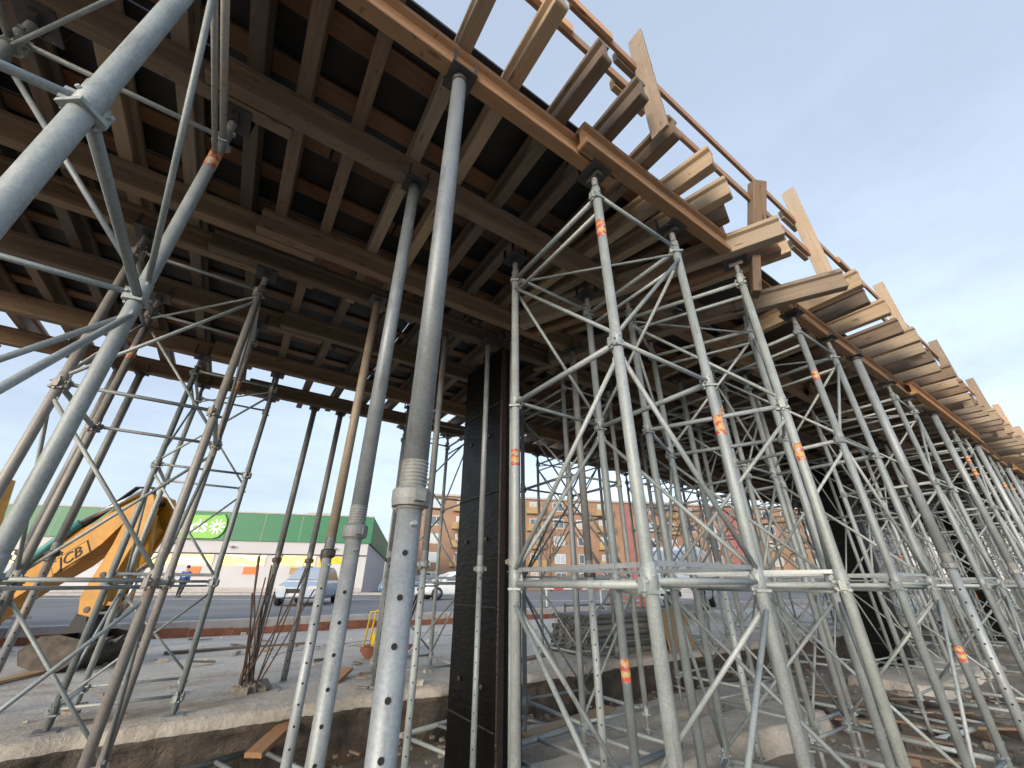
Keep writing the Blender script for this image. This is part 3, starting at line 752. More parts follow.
# compactor-like site machine
t = thing('plate_compactor', 'small yellow and red plate compactor with black handle on the slab', 'compactor', (2.55, 7.35, .42), R(-30))
b = MB(); b.extr([(-.38, .10), (-.28, .0), (.28, .0), (.38, .10), (.38, .14), (-.38, .14)], -.22, .22, None, 'y', .01); b.obj('base_plate', M['brickred'], t)
b = MB(); b.cbox(-.24, -.17, .14, .20, .17, .34, .03); b.obj('engine', M['yellow2'], t)
b = MB(); b.lathe([(.09, .34), (.11, .37), (.11, .52), (.08, .56)], (-.08, 0, 0)); b.obj('fuel_tank', M['teal'], t)
b = MB(); b.cbox(.02, -.13, .34, .22, .13, .55, .02); b.obj('air_filter', M['red'], t)
b = MB(); b.path([(.2, -.18, .2), (.36, -.18, .75), (.40, -.12, .86), (.40, .12, .86), (.36, .18, .75), (.2, .18, .2)], .018, 8); b.obj('handle', M['black'], t)
b = MB(); b.path([(-.34, -.18, .15), (-.30, -.18, .62), (.02, -.18, .66), (.1, -.18, .3)], .014, 8); b.path([(-.34, .18, .15), (-.30, .18, .62), (.02, .18, .66), (.1, .18, .3)], .014, 8); b.obj('guard_frame', M['yellow2'], t)
# stack of scaffold tubes
i = 0
for row in range(7):
    for c in range(11 - row % 2 - max(0, row - 3)):
        v = 5.55 + c * .095 + (row % 2) * .047 + max(0, row - 3) * .047; z = .41 + .047 + row * .083
        b = MB(); u0 = random.uniform(-.12, .06); L_ = 2.3
        b.rings([[(x, r_ * math.cos(2 * PI * q / 14), r_ * math.sin(2 * PI * q / 14)) for q in range(14)] for x, r_ in ((u0 + .05, .034), (u0, .034), (u0, .043), (L_ + u0, .043), (L_ + u0, .034))], None, True, False)
        b.f[-2:] = b.f[-2:]; b.cur = 0
        tag(b.obj('scaffold_tube', [M['steel_dark']], None, (5.25, v, z)), 'grey scaffold tube in the stack lying on the slab behind the centre tower', 'tube', 'scaffold tubes in the stack')
for y in (5.43, 6.66):
    b = MB()
    for u in (5.7, 7.2): b.tube((u, y, .41), (u, y, 1.12), .02, n=8)
    b.tube((5.7, y, .60), (7.2, y, .60), .015, n=8); b.tube((5.7, y, 1.08), (7.2, y, 1.08), .015, n=8)
    tag(b.obj('tube_rack', M['steel_dark']), f'steel rack side holding the tube stack, {"nearer" if y < 6 else "farther"} one', 'rack', 'rack sides of the tube stack')
b = MB(); b.path([(0, 0, 0), (.35, .02, .22), (.62, .05, .42)], [.085, .09, .085], 12)
tag(b.obj('timber_log', M['beam_edge'], None, (6.2, 5.05, .46), (0, 0, .5)), 'short orange-brown log leaning against the tube stack', 'log')
b = MB(); b.cbox(0, -.3, -.012, .9, .3, .012, .003)
o = b.obj('plywood_sheet', M['ply_tan'], None, (6.75, 5.25, .43), (R(78), 0, R(8)))
o.location.z = .43 + .29
tag(o, 'bare plywood sheet standing on edge right of the tube stack', 'plywood sheet')
# low timber pallet and folded scaffold frames lying in the pit
def lying_frame(label, u, v, z, rz):
    t = thing('frame_ladder', label, 'scaffold frame', (u, v, z), rz, 'scaffold frames lying on the ground')
    for y in (0, .9): MB().tube((0, y, 0), (1.35, y, 0), .024, n=10).obj('tube', M['steel'], t)
    for x in (.05, .5, .95, 1.3): MB().tube((x, .02, 0), (x, .88, 0), .018, n=8).obj('rung', M['steel'], t)
lying_frame('scaffold frame lying flat on the pit floor below the black pier', 2.1, 3.95, .10, .25)
lying_frame('scaffold frame lying on the nearest concrete pads below the centre tower', 2.35, 2.75, .21, .1)
lying_frame('scaffold frame lying flat among the right-hand towers', 6.2, 1.9, .08, -.15)
lying_frame('scaffold frame lying flat on the pit floor left of the nearest props', -.2, 3.9, .10, .35)
for k, (u, v) in enumerate(((5.2, .9), (5.6, 1.5), (6.4, 2.3), (7.4, 1.4))):
    t = thing('timber_skid', f'dark timber skid on the pit floor at the lower right, {O(k + 1)} from the left', 'skid', (u, v, .0), .3 * k, 'timber skids on the pit floor')
    for y in (0, .35): MB().cbox(0, y - .04, .0, 1.5, y + .04, .09, .006).obj('runner', M['joist'], t)
    for x in (.1, .7, 1.3): MB().cbox(0, -.05, -.012, .5, .05, .012, .003, Matrix.Translation((x, -.07, .103)) @ Matrix.Rotation(PI / 2, 4, 'Z')).obj('crosspiece', M['joist'], t)

# low red-brown boarding with white pickets along the street
t = thing('boarding_fence', 'low red-brown boarding with white pickets along the street edge', 'fence', (0, 12.15, .41))
b = MB()
for i in range(24): b.cbox(-9 + i * .8, -.02, 0, -9 + i * .8 + .79, .02, .16 + .03 * math.sin(i * 5.1), .004)
b.obj('boarding', M['brickred'], t)
for i in range(34):
    x = -8.2 + i * .16
    MB().cbox(0, -.035, -.012, .42, .035, .012, .003, Matrix.Translation((x, .05, .14)) @ Matrix.Rotation(-PI / 2, 4, 'Y')).obj('picket', M['whitep' if i % 2 else 'brickred'], t)
MB().cbox(-8.3, .065, .42, -2.7, .09, .47, .004).obj('top_rail', M['whitep'], t)

# ------------------------------------------------------------------ digger arm and its machine
RZ = AZ - R(90)
t = thing('backhoe_loader', 'yellow digger with its boom raised and bucket on the slab at the left', 'digger', W(-6.0, 6.6, -1.04), RZ)
def PX(X, h): return (X + 6.0, h + 1.04)
def poly(ps): return [PX(*p) for p in ps]
b = MB(); b.extr(poly([(-7.95, -.62), (-7.62, -.15), (-7.18, .34), (-6.90, .62), (-6.42, .84), (-6.16, 1.12), (-5.98, 1.30), (-5.80, 1.28), (-5.80, 1.12), (-6.05, .75), (-6.20, .52), (-6.50, .22), (-7.0, -.12), (-7.45, -.50), (-7.75, -.78)]), -.17, .17, None, 'y', .012)
boom = b.obj('boom', M['yellow'], t)
dpoly = poly([(-5.90, 1.12), (-5.80, 1.29), (-5.66, 1.24), (-5.54, 1.02), (-5.54, .8), (-5.68, .45), (-5.76, .05), (-5.74, -.28), (-5.84, -.44), (-6.04, -.40), (-6.12, -.20), (-6.06, .1), (-5.98, .5), (-5.94, .85)])
b = MB(); b.extr(dpoly, -.235, -.175, None, 'y', .01); b.extr(dpoly, .175, .235, None, 'y', .01)
b.extr(poly([(-5.75, .9), (-5.62, .75), (-5.86, -.25), (-6.0, -.2)]), -.17, .17, None, 'y', .01)
dip = b.obj('dipper', M['yellow'], t)
b = MB(); b.extr(poly([(-6.15, -.40), (-5.98, -.42), (-5.86, -.70), (-6.02, -.82), (-6.22, -.70)]), -.15, .15, None, 'y', .01); b.obj('bucket_link', M['black'], t)
b = MB()
prof = poly([(-6.00, -.62), (-6.22, -.66), (-6.42, -.80), (-6.34, -.96), (-6.1, -1.03), (-5.80, -1.03), (-5.55, -.86), (-5.48, -.72), (-5.56, -.70), (-5.70, -.82), (-5.86, -.90), (-6.08, -.90), (-6.22, -.82), (-6.10, -.72)])
b.extr(prof, -.42, .42, None, 'y', .008)
bk = b.obj('bucket', M['bucket'], t)
b = MB()
for s in (-1, 1): b.extr(poly([(-6.42, -.80), (-6.20, -.64), (-5.98, -.62), (-5.50, -.70), (-5.55, -.86), (-5.80, -1.025), (-6.1, -1.025), (-6.34, -.955)]), s * .435 - .012, s * .435 + .012, None, 'y', .004)
b.obj('side_plate', M['bucket'], bk)
for y in (-.33, -.11, .11, .33):
    b = MB(); b.extr(poly([(-5.52, -.72), (-5.36, -.64), (-5.48, -.78)]), y - .035, y + .035); b.obj('tooth', M['iron'], bk)
# hydraulic cylinders and hoses
for y in (-.02,):
    b = MB(); b.tube((*PX(-7.35, .05)[:1], y - .2, PX(-7.35, .05)[1]), (PX(-6.62, .82)[0], y - .2, PX(-6.62, .82)[1]), .055); b.obj('cylinder', M['teal'], t)
    b = MB(); b.tube((PX(-6.62, .82)[0], y - .2, PX(-6.62, .82)[1]), (PX(-5.86, 1.30)[0], y - .2, PX(-5.86, 1.30)[1]), .03); b.obj('cylinder_rod', M['chrome'], t)
b = MB(); b.tube((PX(-5.72, .95)[0], -.02, PX(-5.72, .95)[1]), (PX(-5.55, .2)[0], -.02, PX(-5.55, .2)[1]), .06); b.obj('cylinder', M['yellow'], t)
b = MB(); b.tube((PX(-5.55, .2)[0], -.02, PX(-5.55, .2)[1]), (PX(-5.66, -.45)[0], -.02, PX(-5.66, -.45)[1]), .03); b.obj('cylinder_rod', M['chrome'], t)
for k in range(3):
    b = MB(); b.path([(PX(-7.1, .3)[0], -.20 + .03 * k, PX(-7.1, .4)[1]), (PX(-6.5, .83)[0], -.20 + .03 * k, PX(-6.5, .86)[1]), (PX(-6.0, 1.33)[0], -.22 + .03 * k, PX(-6, 1.36)[1]), (PX(-5.75, 1.38)[0], -.2 + .03 * k, PX(-5.7, 1.36)[1]), (PX(-5.6, 1.0)[0], -.2, PX(-5.6, 1.0)[1])], .014, 6); b.obj('hose', M['black'], t)
for (X, h) in ((-5.80, 1.16), (-5.94, -.34), (-5.92, .1), (-5.80, .62)):
    b = MB(); x, z = PX(X, h); b.tube((x, -.25, z), (x, .25, z), .04, n=14); b.obj('pivot_pin', M['iron'], t)
def text_mesh(body, size, name, mat, parent, loc, rot, ext=.003, shear=0, offset=0):
    cu = bpy.data.curves.new(name, 'FONT'); cu.body = body; cu.size = size; cu.extrude = ext; cu.shear = shear; cu.align_x = 'CENTER'; cu.align_y = 'CENTER'; cu.offset = offset
    o = bpy.data.objects.new(name + '_tmp', cu); COL.objects.link(o)
    dg = bpy.context.evaluated_depsgraph_get(); me = bpy.data.meshes.new_from_object(o.evaluated_get(dg))
    bpy.data.objects.remove(o); me.materials.clear(); me.materials.append(mat); me.name = name
    return link(name, me, parent, loc, rot)
x, z = PX(-6.57, .33)
ang = R(-38)
b = MB(); b.box(-.26, -.004, -.11, .26, 0, .11, Matrix.Rotation(ang, 4, 'Y')); b.obj('logo_plate', M['black'], boom, (x, -.172, z))
b = MB(); b.box(-.245, -.003, -.095, .245, 0, .095, Matrix.Rotation(ang, 4, 'Y')); b.obj('logo_field', M['yellow'], boom, (x, -.180, z))
text_mesh('JCB', .21, 'logo_lettering', M['black'], boom, (x, -.190, z), (R(90), -R(38), 0), .003, .2, 0)
# the machine it hangs from, out of the picture to the left
b = MB(); b.cbox(-6.0, -.6, .55, -2.6, .6, 1.15, .05); b.obj('chassis', M['yellow'], t)
b = MB(); b.extr([(-4.6, 1.15), (-3.0, 1.15), (-2.9, 1.9), (-3.1, 2.7), (-4.5, 2.7), (-4.7, 1.9)], -.7, .7, None, 'y', .03); cab = b.obj('cab', M['yellow'], t)
for s in (-1, 1):
    b = MB(); b.extr([(-4.5, 1.5), (-3.1, 1.5), (-3.05, 1.95), (-3.2, 2.55), (-4.42, 2.55), (-4.55, 1.95)], s * .705 - .006, s * .705 + .006); b.obj('window', M['glass'], cab)
b = MB(); b.cbox(-6.9, -.45, 1.0, -4.7, .45, 1.6, .08); b.obj('bonnet', M['yellow'], t)
b = MB(); b.cbox(-2.6, -.55, .35, -1.9, .55, .95, .04); b.obj('swing_frame', M['yellow'], t)
for (x, r_, w_) in ((-3.3, .68, .22), (-6.0, .48, .18)):
    for s in (-1, 1):
        prof = [(r_ * .55, -w_), (r_ * .93, -w_), (r_, -w_ * .7), (r_, w_ * .7), (r_ * .93, w_), (r_ * .55, w_)]
        b = MB(); b.lathe(prof, n=28, cap=False); wh = b.obj('wheel', M['black'], t, (x, s * .85, r_), (R(90), 0, 0))
        b = MB(); b.lathe([(.02, -w_ * .4), (r_ * .56, -w_ * .7), (r_ * .56, w_ * .7), (.02, w_ * .4)], n=20); b.obj('rim', M['yellow'], wh)
t_digger = t

# ------------------------------------------------------------------ person
def make_person(label, loc, rz):
    P = [(0, 0, .95), (0, 0, 1.15), (0, .01, 1.38), (0, .0, 1.50), (0, .02, 1.62), (0, .03, 1.74),
         (-.10, 0, .90), (-.11, .02, .50), (-.12, -.03, .08), (-.12, .12, .03), (.10, 0, .90), (.12, -.10, .50), (.11, -.22, .10), (.11, -.08, .04),
         (-.20, 0, 1.40), (-.25, .02, 1.14), (-.24, .12, .92), (-.24, .17, .84), (.20, 0, 1.40), (.25, -.03, 1.14), (.25, .05, .90), (.25, .10, .82)]
    E_ = [(0, 1), (1, 2), (2, 3), (3, 4), (4, 5), (0, 6), (6, 7), (7, 8), (8, 9), (0, 10), (10, 11), (11, 12), (12, 13), (2, 14), (14, 15), (15, 16), (16, 17), (2, 18), (18, 19), (19, 20), (20, 21)]
    Rr = [.14, .13, .15, .055, .085, .07, .095, .065, .045, .04, .095, .065, .045, .04, .065, .05, .038, .035, .065, .05, .038, .035]
    def skin(idx, grow, name, mat, parent):
        mp_ = {i: k for k, i in enumerate(idx)}
        me = bpy.data.meshes.new(name); me.from_pydata([P[i] for i in idx], [(mp_[a], mp_[c]) for a, c in E_ if a in mp_ and c in mp_], [])
        o = link(name, me, parent)
        md = o.modifiers.new('s', 'SKIN'); md.use_smooth_shade = True
        for k, i in enumerate(idx):
            me.skin_vertices[0].data[k].radius = (Rr[i] * grow, Rr[i] * grow * .8)
        me.skin_vertices[0].data[0].use_root = True
        o.modifiers.new('d', 'SUBSURF').levels = 2; o.modifiers['d'].render_levels = 2
        me.materials.append(mat); return o
    body = skin(list(range(22)), 1.0, 'person', M['skin'], None)
    body.location = loc; body.rotation_euler = (0, 0, rz); tag(body, label, 'person')
    skin([0, 1, 2, 14, 15, 16, 18, 19, 20], 1.5, 'jacket', M['blue'], body)
    skin([0, 6, 7, 8, 10, 11, 12], 1.4, 'trousers', M['navy'], body)
    for i, k in ((8, 9), (12, 13)):
        a, c = Vector(P[i]), Vector(P[k]); b = MB(); b.path([a + Vector((0, -.03, -.05)), (a + c) / 2 + Vector((0, .03, -.02)), c + Vector((0, .06, 0))], [.055, .06, .04], 10); b.obj('shoe', M['black'], body)
    b = MB(); b.cbox(-.10, -.215, 1.12, .10, -.17, 1.34, .02); b.obj('back_panel', M['whitep'], body)
    b = MB(); b.lathe([(.05, 1.80), (.085, 1.76), (.098, 1.70), (.095, 1.64)], (0, .0, 0), 14); b.obj('hair', M['black'], body)
    b = MB(); b.cbox(-.012, .09, 1.66, .012, .125, 1.70, .004)
    for s in (-1, 1): b.tube((s * .03, .085, 1.70), (s * .03, .098, 1.70), .011, n=8)
    b.obj('face', M['skin'], body)
    return body
make_person('person in a blue jacket with white back panel and dark trousers walking towards the shop', W(-20.4, 27.5, -.80), RZ + R(10))

# ------------------------------------------------------------------ cars
def make_car(label, loc, rz, paint, van=False):
    t = thing('parked_car' if not van else 'parked_van', label, 'car' if not van else 'van', loc, rz)
    w = .86 if not van else .95
    if not van:
        sec = [(-2.1, .35, .70, .72), (-2.0, .28, .86, .80), (-1.2, .25, .93, .86), (.9, .25, .90, .86), (1.7, .26, .80, .82), (2.05, .32, .66, .72)]
        cabp = [(-1.9, .90), (-1.45, 1.36), (-.9, 1.45), (.1, 1.44), (.55, 1.28), (1.15, .90)]
    else:
        sec = [(-2.5, .40, 1.95, .92), (-2.4, .3, 2.1, .95), (.6, .3, 2.12, .95), (1.2, .3, 2.0, .93), (1.75, .32, 1.2, .92), (2.3, .34, 1.02, .88), (2.4, .4, .8, .84)]
        cabp = None
    rs = []
    for x, z0, z1, hw in sec:
        rs.append([(x, -hw + .06, z0), (x, hw - .06, z0), (x, hw, z0 + .12), (x, hw, z1 - .14), (x, hw - .05, z1 - .03), (x, hw - .16, z1), (x, -hw + .16, z1), (x, -hw + .05, z1 - .03), (x, -hw, z1 - .14), (x, -hw, z0 + .12)])
    b = MB().rings(rs, None, True, True); body = b.obj('body', M[paint], t)
    if cabp:
        rs = [[(x, -.76, z - .01 if False else .84), (x, .76, .84), (x, .60, z), (x, -.60, z)] for x, z in cabp]
        MB().rings(rs, None, True, False).obj('cabin', M[paint], t)
        for s in (-1, 1):
            b = MB(); pts = [(-1.55, .96, .735), (-1.2, 1.33, .635), (.05, 1.34, .635), (.85, .96, .735)]
            b.add([(x, s * (y + .012), z) for x, z, y in pts] + [(x, s * (y - .0), z) for x, z, y in pts], [(0, 1, 2, 3), (4, 7, 6, 5), (0, 4, 5, 1), (1, 5, 6, 2), (2, 6, 7, 3), (3, 7, 4, 0)]); b.obj('window', M['glass'], t)
        b = MB(); b.add([(.60, -.58, 1.27), (.60, .58, 1.27), (1.13, .70, .925), (1.13, -.70, .925), (.63, -.58, 1.29), (.63, .58, 1.29), (1.17, .70, .94), (1.17, -.70, .94)], [(0, 1, 2, 3), (4, 7, 6, 5), (0, 4, 5, 1), (1, 5, 6, 2), (2, 6, 7, 3), (3, 7, 4, 0)]); b.obj('windscreen', M['glass_sky'], t)
    else:
        b = MB(); b.add([(1.24, -.82, 1.92), (1.24, .82, 1.92), (1.74, .84, 1.24), (1.74, -.84, 1.24), (1.28, -.82, 1.94), (1.28, .82, 1.94), (1.79, .84, 1.26), (1.79, -.84, 1.26)], [(0, 1, 2, 3), (4, 7, 6, 5), (0, 4, 5, 1), (1, 5, 6, 2), (2, 6, 7, 3), (3, 7, 4, 0)]); b.obj('windscreen', M['glass_sky'], t)
        for s in (-1, 1): b = MB(); b.box(.35, s * .95 - .01, 1.2, 1.2, s * .95 + .01, 1.75); b.obj('window', M['glass'], t)
    fx = sec[-1][0]
    for s in (-1, 1):
        b = MB(); b.cbox(fx - .12, s * .58 - .16, .56, fx + .01, s * .58 + .16, .70, .02); b.obj('headlight', M['lamp'], t)
    b = MB(); b.cbox(fx - .05, -.34, .44, fx + .015, .34, .6, .01); b.obj('grille', M['black'], t)
    b = MB(); b.cbox(fx, -.24, .36, fx + .03, .24, .45, .004); b.obj('number_plate', M['whitep'], t)
    for x in (-1.3, 1.3):
        for s in (-1, 1):
            b = MB(); b.lathe([(.2, -.1), (.3, -.1), (.32, -.07), (.32, .07), (.3, .1), (.2, .1)], n=20, cap=False); wh = b.obj('wheel', M['black'], t, (x, s * (w - .08), .32), (R(90), 0, 0))
            b = MB(); b.lathe([(.02, -.09), (.2, -.105), (.2, .105), (.02, .09)], n=12); b.obj('rim', M['chrome'], wh)
    return t
make_car('silver-blue car facing the site, behind the props before the shop', W(-8.75, 19.4, -.80), RZ - R(80), 'carsilver')
make_car('white car seen past the left side of the black pier', W(-3.3, 25.5, -.80), RZ - R(150), 'carwhite')
make_car('dark blue car far down the street left of the black pier', W(-7.2, 31.5, -.80), RZ + R(20), 'carblue')
make_car('pale van parked behind the plywood sheet', W(6.6, 17.2, -.80), RZ - R(120), 'carwhite', True)
make_car('white van parked far off before the apartment block', W(12.5, 33, -.80), RZ - R(30), 'carwhite', True)

# red-white barrier and orange mesh behind the tube stack
t = thing('street_barrier', 'red and white striped street barrier behind the tube stack', 'barrier', W(1.3, 16.5, -.80), RZ)
for x in (0, 2.0, 4.0):
    MB().cbox(x - .04, -.25, 0, x + .04, .25, .06, .01).obj('foot', M['black'], t); MB().box(x - .025, -.02, .06, x + .025, .02, .9).obj('post', M['whitep'], t)
for i in range(12):
    MB().extr([(i * .35 - .08, .62), (i * .35 + .27, .62), (i * .35 + .35, .86), (i * .35, .86)], -.045, -.025).obj('stripe', M['red' if i % 2 else 'whitep'], t)
t = thing('mesh_barrier', 'orange plastic mesh barrier right of the striped barrier', 'barrier', W(2.7, 12.6, -.80), RZ)
b = MB()
for i in range(12): b.box(i * .13 - .012, -.008, .05, i * .13 + .012, .008, .62)
for k in range(5): b.box(-.02, -.006, .06 + k * .135, 1.46, .006, .085 + k * .135)
b.obj('mesh', M['orange'], t)
for x in (0, 1.45): MB().tube((x, 0, 0), (x, 0, .75), .02, n=8).obj('post', M['steel_dark'], t)

# ------------------------------------------------------------------ shop with green fascia
RS = R(12.9) + RZ
t = thing('shop_building', 'long low white shop with a green fascia across the street', 'shop', W(-13.1, 38.9, -.80), RS)
D_ = 28
b = MB(); b.box(-70, 0, 0, 0, D_, 6.05); b.obj('wall', M['white'], t)
b = MB(); b.box(-70.2, -.18, 4.05, .18, -.002, 6.32); b.box(.002, -.002, 4.05, .18, D_, 6.32); fas = b.obj('fascia', M['green'], t)
b = MB()
for i in range(23): b.box(-70 + i * 3.05, -.186, 4.06, -70 + i * 3.05 + .03, -.181, 6.31)
b.box(-70.2, -.24, 6.32, .2, -.1, 6.42); b.obj('panel_joint', M['kerb'], fas)
b = MB(); b.box(-70, -.10, 2.98, .0, -.001, 3.06); b.obj('canopy_strip', M['black'], t)
for i in range(17):
    x = -4.2 - i * 4.0
    b = MB(); b.box(x - 3.4, -.06, 2.15, x, -.003, 2.92); f_ = b.obj('window', M['lit'], t)
    b = MB()
    for q in (0, 1.13, 2.27, 3.36): b.box(x - 3.4 + q, -.075, 2.12, x - 3.4 + q + .05, -.062, 2.95)
    b.obj('frame', M['whitep'], f_)
for x in (-9.2, -13.4, -5.6):
    b = MB(); b.box(x - .5, -.05, 1.45, x + .5, -.004, 2.0); b.obj('poster', M['orange' if x < -9 else 'ochre'], t)
b = MB(); b.box(-3.6, -.07, 0, -1.6, -.004, 2.3); d_ = b.obj('door', M['glass_sky'], t)
b = MB(); b.box(-3.75, -.09, 2.3, -1.45, -.006, 2.9); b.obj('door_header', M['yellow2'], t)
b = MB(); b.box(-3.9, -.10, 0, -3.62, -.006, 2.9); b.box(-1.58, -.10, 0, -1.35, -.006, 2.9); b.obj('door_surround', M['yellow2'], t)
b = MB(); b.box(-70, -.05, 0, 0, -.004, .45); b.obj('plinth', M['kerb'], t)
for x in (-7, -24, -41):
    b = MB(); b.cbox(x, 5, 6.05, x + 2.6, 7.2, 7.3, .05); b.obj('roof_unit', M['kerb'], t)
for i in range(8):
    b = MB(); b.cbox(-3 - i * 8.2, -.42, 3.5, -2.7 - i * 8.2, -.02, 3.62, .02); b.obj('wall_lamp', M['kerb'], t)
# lime sign with lettering and sunburst
b = MB(); xs, xe, z0, z1 = -18.9, -11.9, 4.15, 6.02
pts = [(xs, z0), (xe - .75, z0)] + [(xe - .75 + 1.05 * math.sin(a) * .75, z0 + 1.06 - 1.06 * math.cos(a)) for a in (R(30), R(60), R(90), R(120), R(150))] + [(xe - .75, z1), (xs, z1)]
b.extr(pts, -.34, -.19, None, 'y', .02); sg = b.obj('sign', M['lime'], t)
text_mesh('st', 1.5, 'sign_lettering', M['lettering'], sg, (-17.6, -.36, 5.1), (R(90), 0, 0), .012, 0, .02)
text_mesh('ods', 1.5, 'sign_lettering', M['lettering'], sg, (-14.3, -.36, 5.1), (R(90), 0, 0), .012, 0, .02)
b = MB()
for k in range(10):
    a = 2 * PI * k / 10; m_ = Matrix.Translation((-12.55, -.35, 5.1)) @ Matrix.Rotation(a, 4, 'Y')
    b.box(.16, -.012, -.06, .62, .004, .06, m_)
b.obj('sunburst', M['lettering'], sg)

# ------------------------------------------------------------------ apartment block behind
RA = R(10.4) + RZ
t = thing('apartment_block', 'long orange brick apartment block with balconies and red stair panels behind the site', 'apartment block', W(-15, 68, -.80), RA)
LA, HA = 82, 14.1
b = MB(); b.box(0, 0, 0, LA, 13, HA); b.obj('wall', M['brick'], t)
b = MB(); b.box(-.3, -.35, HA, LA + .3, 13.3, HA + .35); b.obj('roof', M['kerb'], t)
wf = MB(); wf.box(-.95, -.06, -.75, .95, -.002, .75); wfm = wf.mesh('window', M['whitep'])
pn = MB(); pn.box(-.85, -.075, -.65, -.04, -.062, .65); pn.box(.04, -.075, -.65, .85, -.062, .65); pnm = pn.mesh('pane', M['glass_sky']); pnd = pn.mesh('pane', M['glass']); pnc = pn.mesh('pane', M['curtain']); PN = [pnm, pnm, pnd, pnd, pnc]; rpn = random.Random(2)
bal = MB(); bal.box(-1.6, -.9, -1.25, 1.6, -.82, -.25); bal.box(-1.6, -.82, -1.25, -1.54, -.002, -.25); bal.box(1.54, -.82, -1.25, 1.6, -.002, -.25); bal.box(-1.6, -.82, -1.33, 1.6, -.002, -1.24); balm = bal.mesh('balcony', M['ochre'])
nw = 0
for i in range(19):
    x = 2.6 + i * 4.2
    if i % 5 == 3:
        b = MB(); b.box(x - 1.0, -.12, .3, x + 1.0, -.003, HA - .4); b.obj('stair_panel', M['pinkpanel'], t); continue
    for fl in range(5):
        z = 1.75 + fl * 2.8
        w_ = link('window', wfm, t, (x, 0, z)); link('pane', rpn.choice(PN), w_)
        if i % 3 == 1 and fl > 0: link('balcony', balm, t, (x, 0, z))
# second, paler block to the right
t = thing('apartment_block', 'pale apartment block far right behind the scaffold towers', 'apartment block', W(70, 76, -.80), RZ + R(-18))
b = MB(); b.box(0, 0, 0, 50, 12, 11.5); b.obj('wall', M['white'], t)
b = MB(); b.box(-.3, -.3, 11.5, 50.3, 12.3, 11.9); b.obj('roof', M['brickred'], t)
for i in range(12):
    for fl in range(4):
        w_ = link('window', wfm, t, (2.5 + i * 4.1, 0, 1.8 + fl * 2.8)); link('pane', rpn.choice(PN), w_)

# ------------------------------------------------------------------ bare trees before the block
def bare_tree(label, loc, H_, seed):
    r_ = random.Random(seed); t = thing('bare_tree', label, 'tree', loc, r_.uniform(0, 6), 'bare trees before the apartment block')
    tr = MB(); cr = MB()
    tr.path([(0, 0, -.1), (.05, .02, H_ * .2), (0, .05, H_ * .42)], [H_ * .022, H_ * .017, H_ * .013], 8)
    def grow(p, d, L_, rad, depth):
        q = p + d * L_; m_ = (p + q) / 2 + Vector((r_.uniform(-1, 1), r_.uniform(-1, 1), r_.uniform(-.3, .6))) * L_ * .08
        cr.path([p, m_, q], [rad, rad * .85, rad * .62], 5)
        if depth == 0: return
        for _ in range(r_.choice((2, 3, 3))):
            a = Vector((r_.uniform(-1, 1), r_.uniform(-1, 1), r_.uniform(-.1, .9))).normalized()
            grow(m_.lerp(q, r_.uniform(.4, 1)), (d * 1.0 + a * .85).normalized(), L_ * r_.uniform(.58, .8), rad * .58, depth - 1)
    for k in range(5):
        a = 2 * PI * k / 5 + r_.uniform(-.4, .4); grow(Vector((0, .05, H_ * r_.uniform(.3, .42))), Vector((math.cos(a) * .7, math.sin(a) * .7, r_.uniform(.7, 1.3))).normalized(), H_ * .22, H_ * .009, 4)
    tr.obj('trunk', M['bark'], t); cr.obj('crown', M['bark'], t)
for k, (X, Y, H_, l) in enumerate(((17, 50, 11.5, 'tall bare tree before the red stair panel of the apartment block'), (24, 54, 12.5, 'broad bare tree before the right half of the apartment block'), (36, 50, 11, 'bare tree farthest right behind the scaffold towers'), (5.0, 56, 9, 'smaller bare tree right of the black pier before the apartments'), (-6, 58, 10, 'bare tree seen left of the black pier'))):
    bare_tree(l, W(X, Y, -.80), H_, 20 + k)

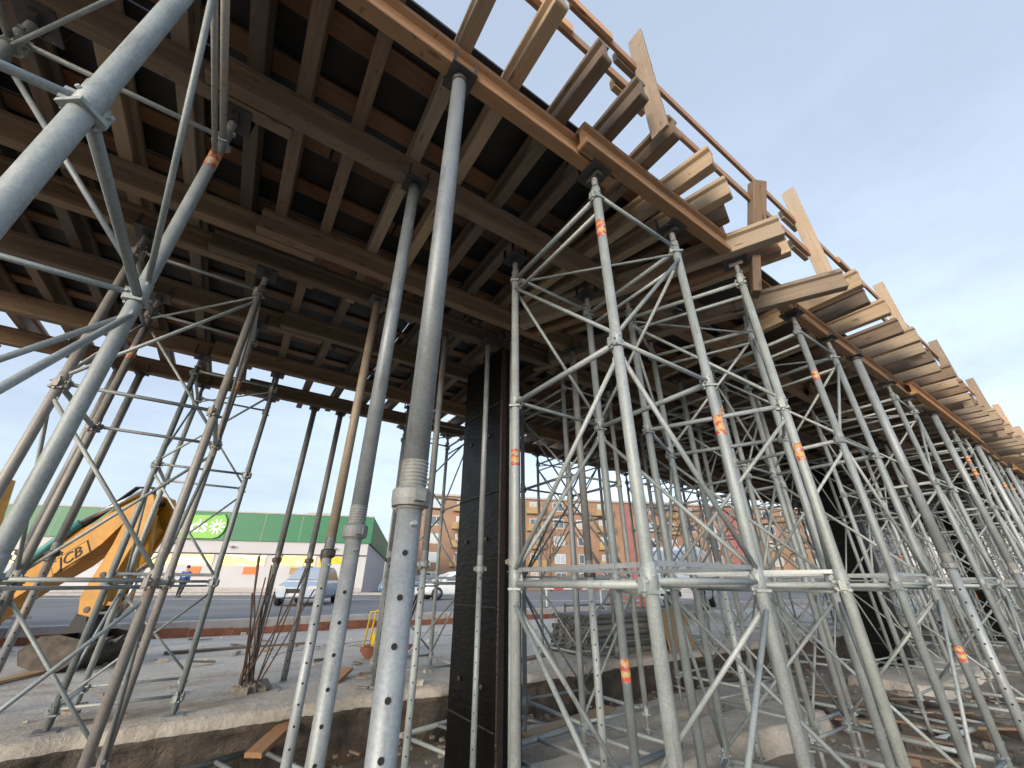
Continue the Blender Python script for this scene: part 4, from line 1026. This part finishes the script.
# ------------------------------------------------------------------ light, sky, camera
SUN_EL, SUN_CAM = R(9), R(205)           # degrees clockwise from the view heading
sun_dir = Vector((math.cos(AZ - SUN_CAM) * math.cos(SUN_EL), math.sin(AZ - SUN_CAM) * math.cos(SUN_EL), math.sin(SUN_EL)))
w = bpy.data.worlds.new('World'); SC.world = w; w.use_nodes = True; nt = w.node_tree
sky = nt.nodes.new('ShaderNodeTexSky'); sky.sky_type = 'NISHITA'; sky.sun_disc = False
sky.sun_elevation = SUN_EL; sky.sun_rotation = PI / 2 - math.atan2(sun_dir.y, sun_dir.x)
sky.air_density = 1.0; sky.dust_density = 3.5; sky.ozone_density = 1.6; sky.altitude = 100
hs = nt.nodes.new('ShaderNodeHueSaturation'); hs.inputs['Saturation'].default_value = .62
nt.links.new(sky.outputs[0], hs.inputs['Color']); veil = nt.nodes.new('ShaderNodeMix'); veil.data_type = 'RGBA'; veil.inputs[0].default_value = .64   # thin even overcast over the clear sky
ctc = nt.nodes.new('ShaderNodeTexCoord'); cmp_ = nt.nodes.new('ShaderNodeMapping'); cmp_.inputs['Scale'].default_value = (1.2, 2.2, 5)
nt.links.new(ctc.outputs['Generated'], cmp_.inputs['Vector'])
cn = noise_tex(nt, cmp_, 1.6, 6, .6); cr_ = ramp(nt, [(.35, (.64, .64, .64)), (.7, (.84, .84, .84))]); nt.links.new(cn.outputs[0], cr_.inputs[0]); nt.links.new(cr_.outputs[0], veil.inputs[0])
nt.links.new(hs.outputs[0], veil.inputs[6]); veil.inputs[7].default_value = (.62, .74, .94, 1)
nt.links.new(veil.outputs[2], nt.nodes['Background'].inputs[0]); nt.nodes['Background'].inputs[1].default_value = .15
ld = bpy.data.lights.new('sun', 'SUN'); ld.energy = .5; ld.angle = R(22); ld.color = (1, .88, .75)
lo = link('sun', ld); lo.rotation_euler = sun_dir.to_track_quat('Z', 'Y').to_euler()
cd = bpy.data.cameras.new('camera'); cd.sensor_width = 36; cd.lens = 394.4 / 1024 * 36; cd.clip_start = .02; cd.clip_end = 3000
cam = link('camera', cd)
cp, sp = math.cos(R(26.885)), math.sin(R(26.885)); cr, sr = math.cos(R(.21)), math.sin(R(.21))
right = Vector((SA, -CA, 0)); fwd = Vector((CA, SA, 0)); upv = fwd * -sp + Vector((0, 0, cp)); look = fwd * cp + Vector((0, 0, sp))
cx = right * cr + upv * sr; cy = right * -sr + upv * cr
cam.matrix_world = Matrix(((cx.x, cy.x, -look.x, 0), (cx.y, cy.y, -look.y, 0), (cx.z, cy.z, -look.z, GZ), (0, 0, 0, 1)))
SC.camera = cam
SC.view_settings.view_transform = 'Standard'; SC.view_settings.look = 'None'; SC.view_settings.gamma = 1; SC.view_settings.use_curve_mapping = False
SC.view_settings.exposure = 2.45
SC.cycles.max_bounces = 8; SC.cycles.diffuse_bounces = 5
SC.cycles.use_denoising = True
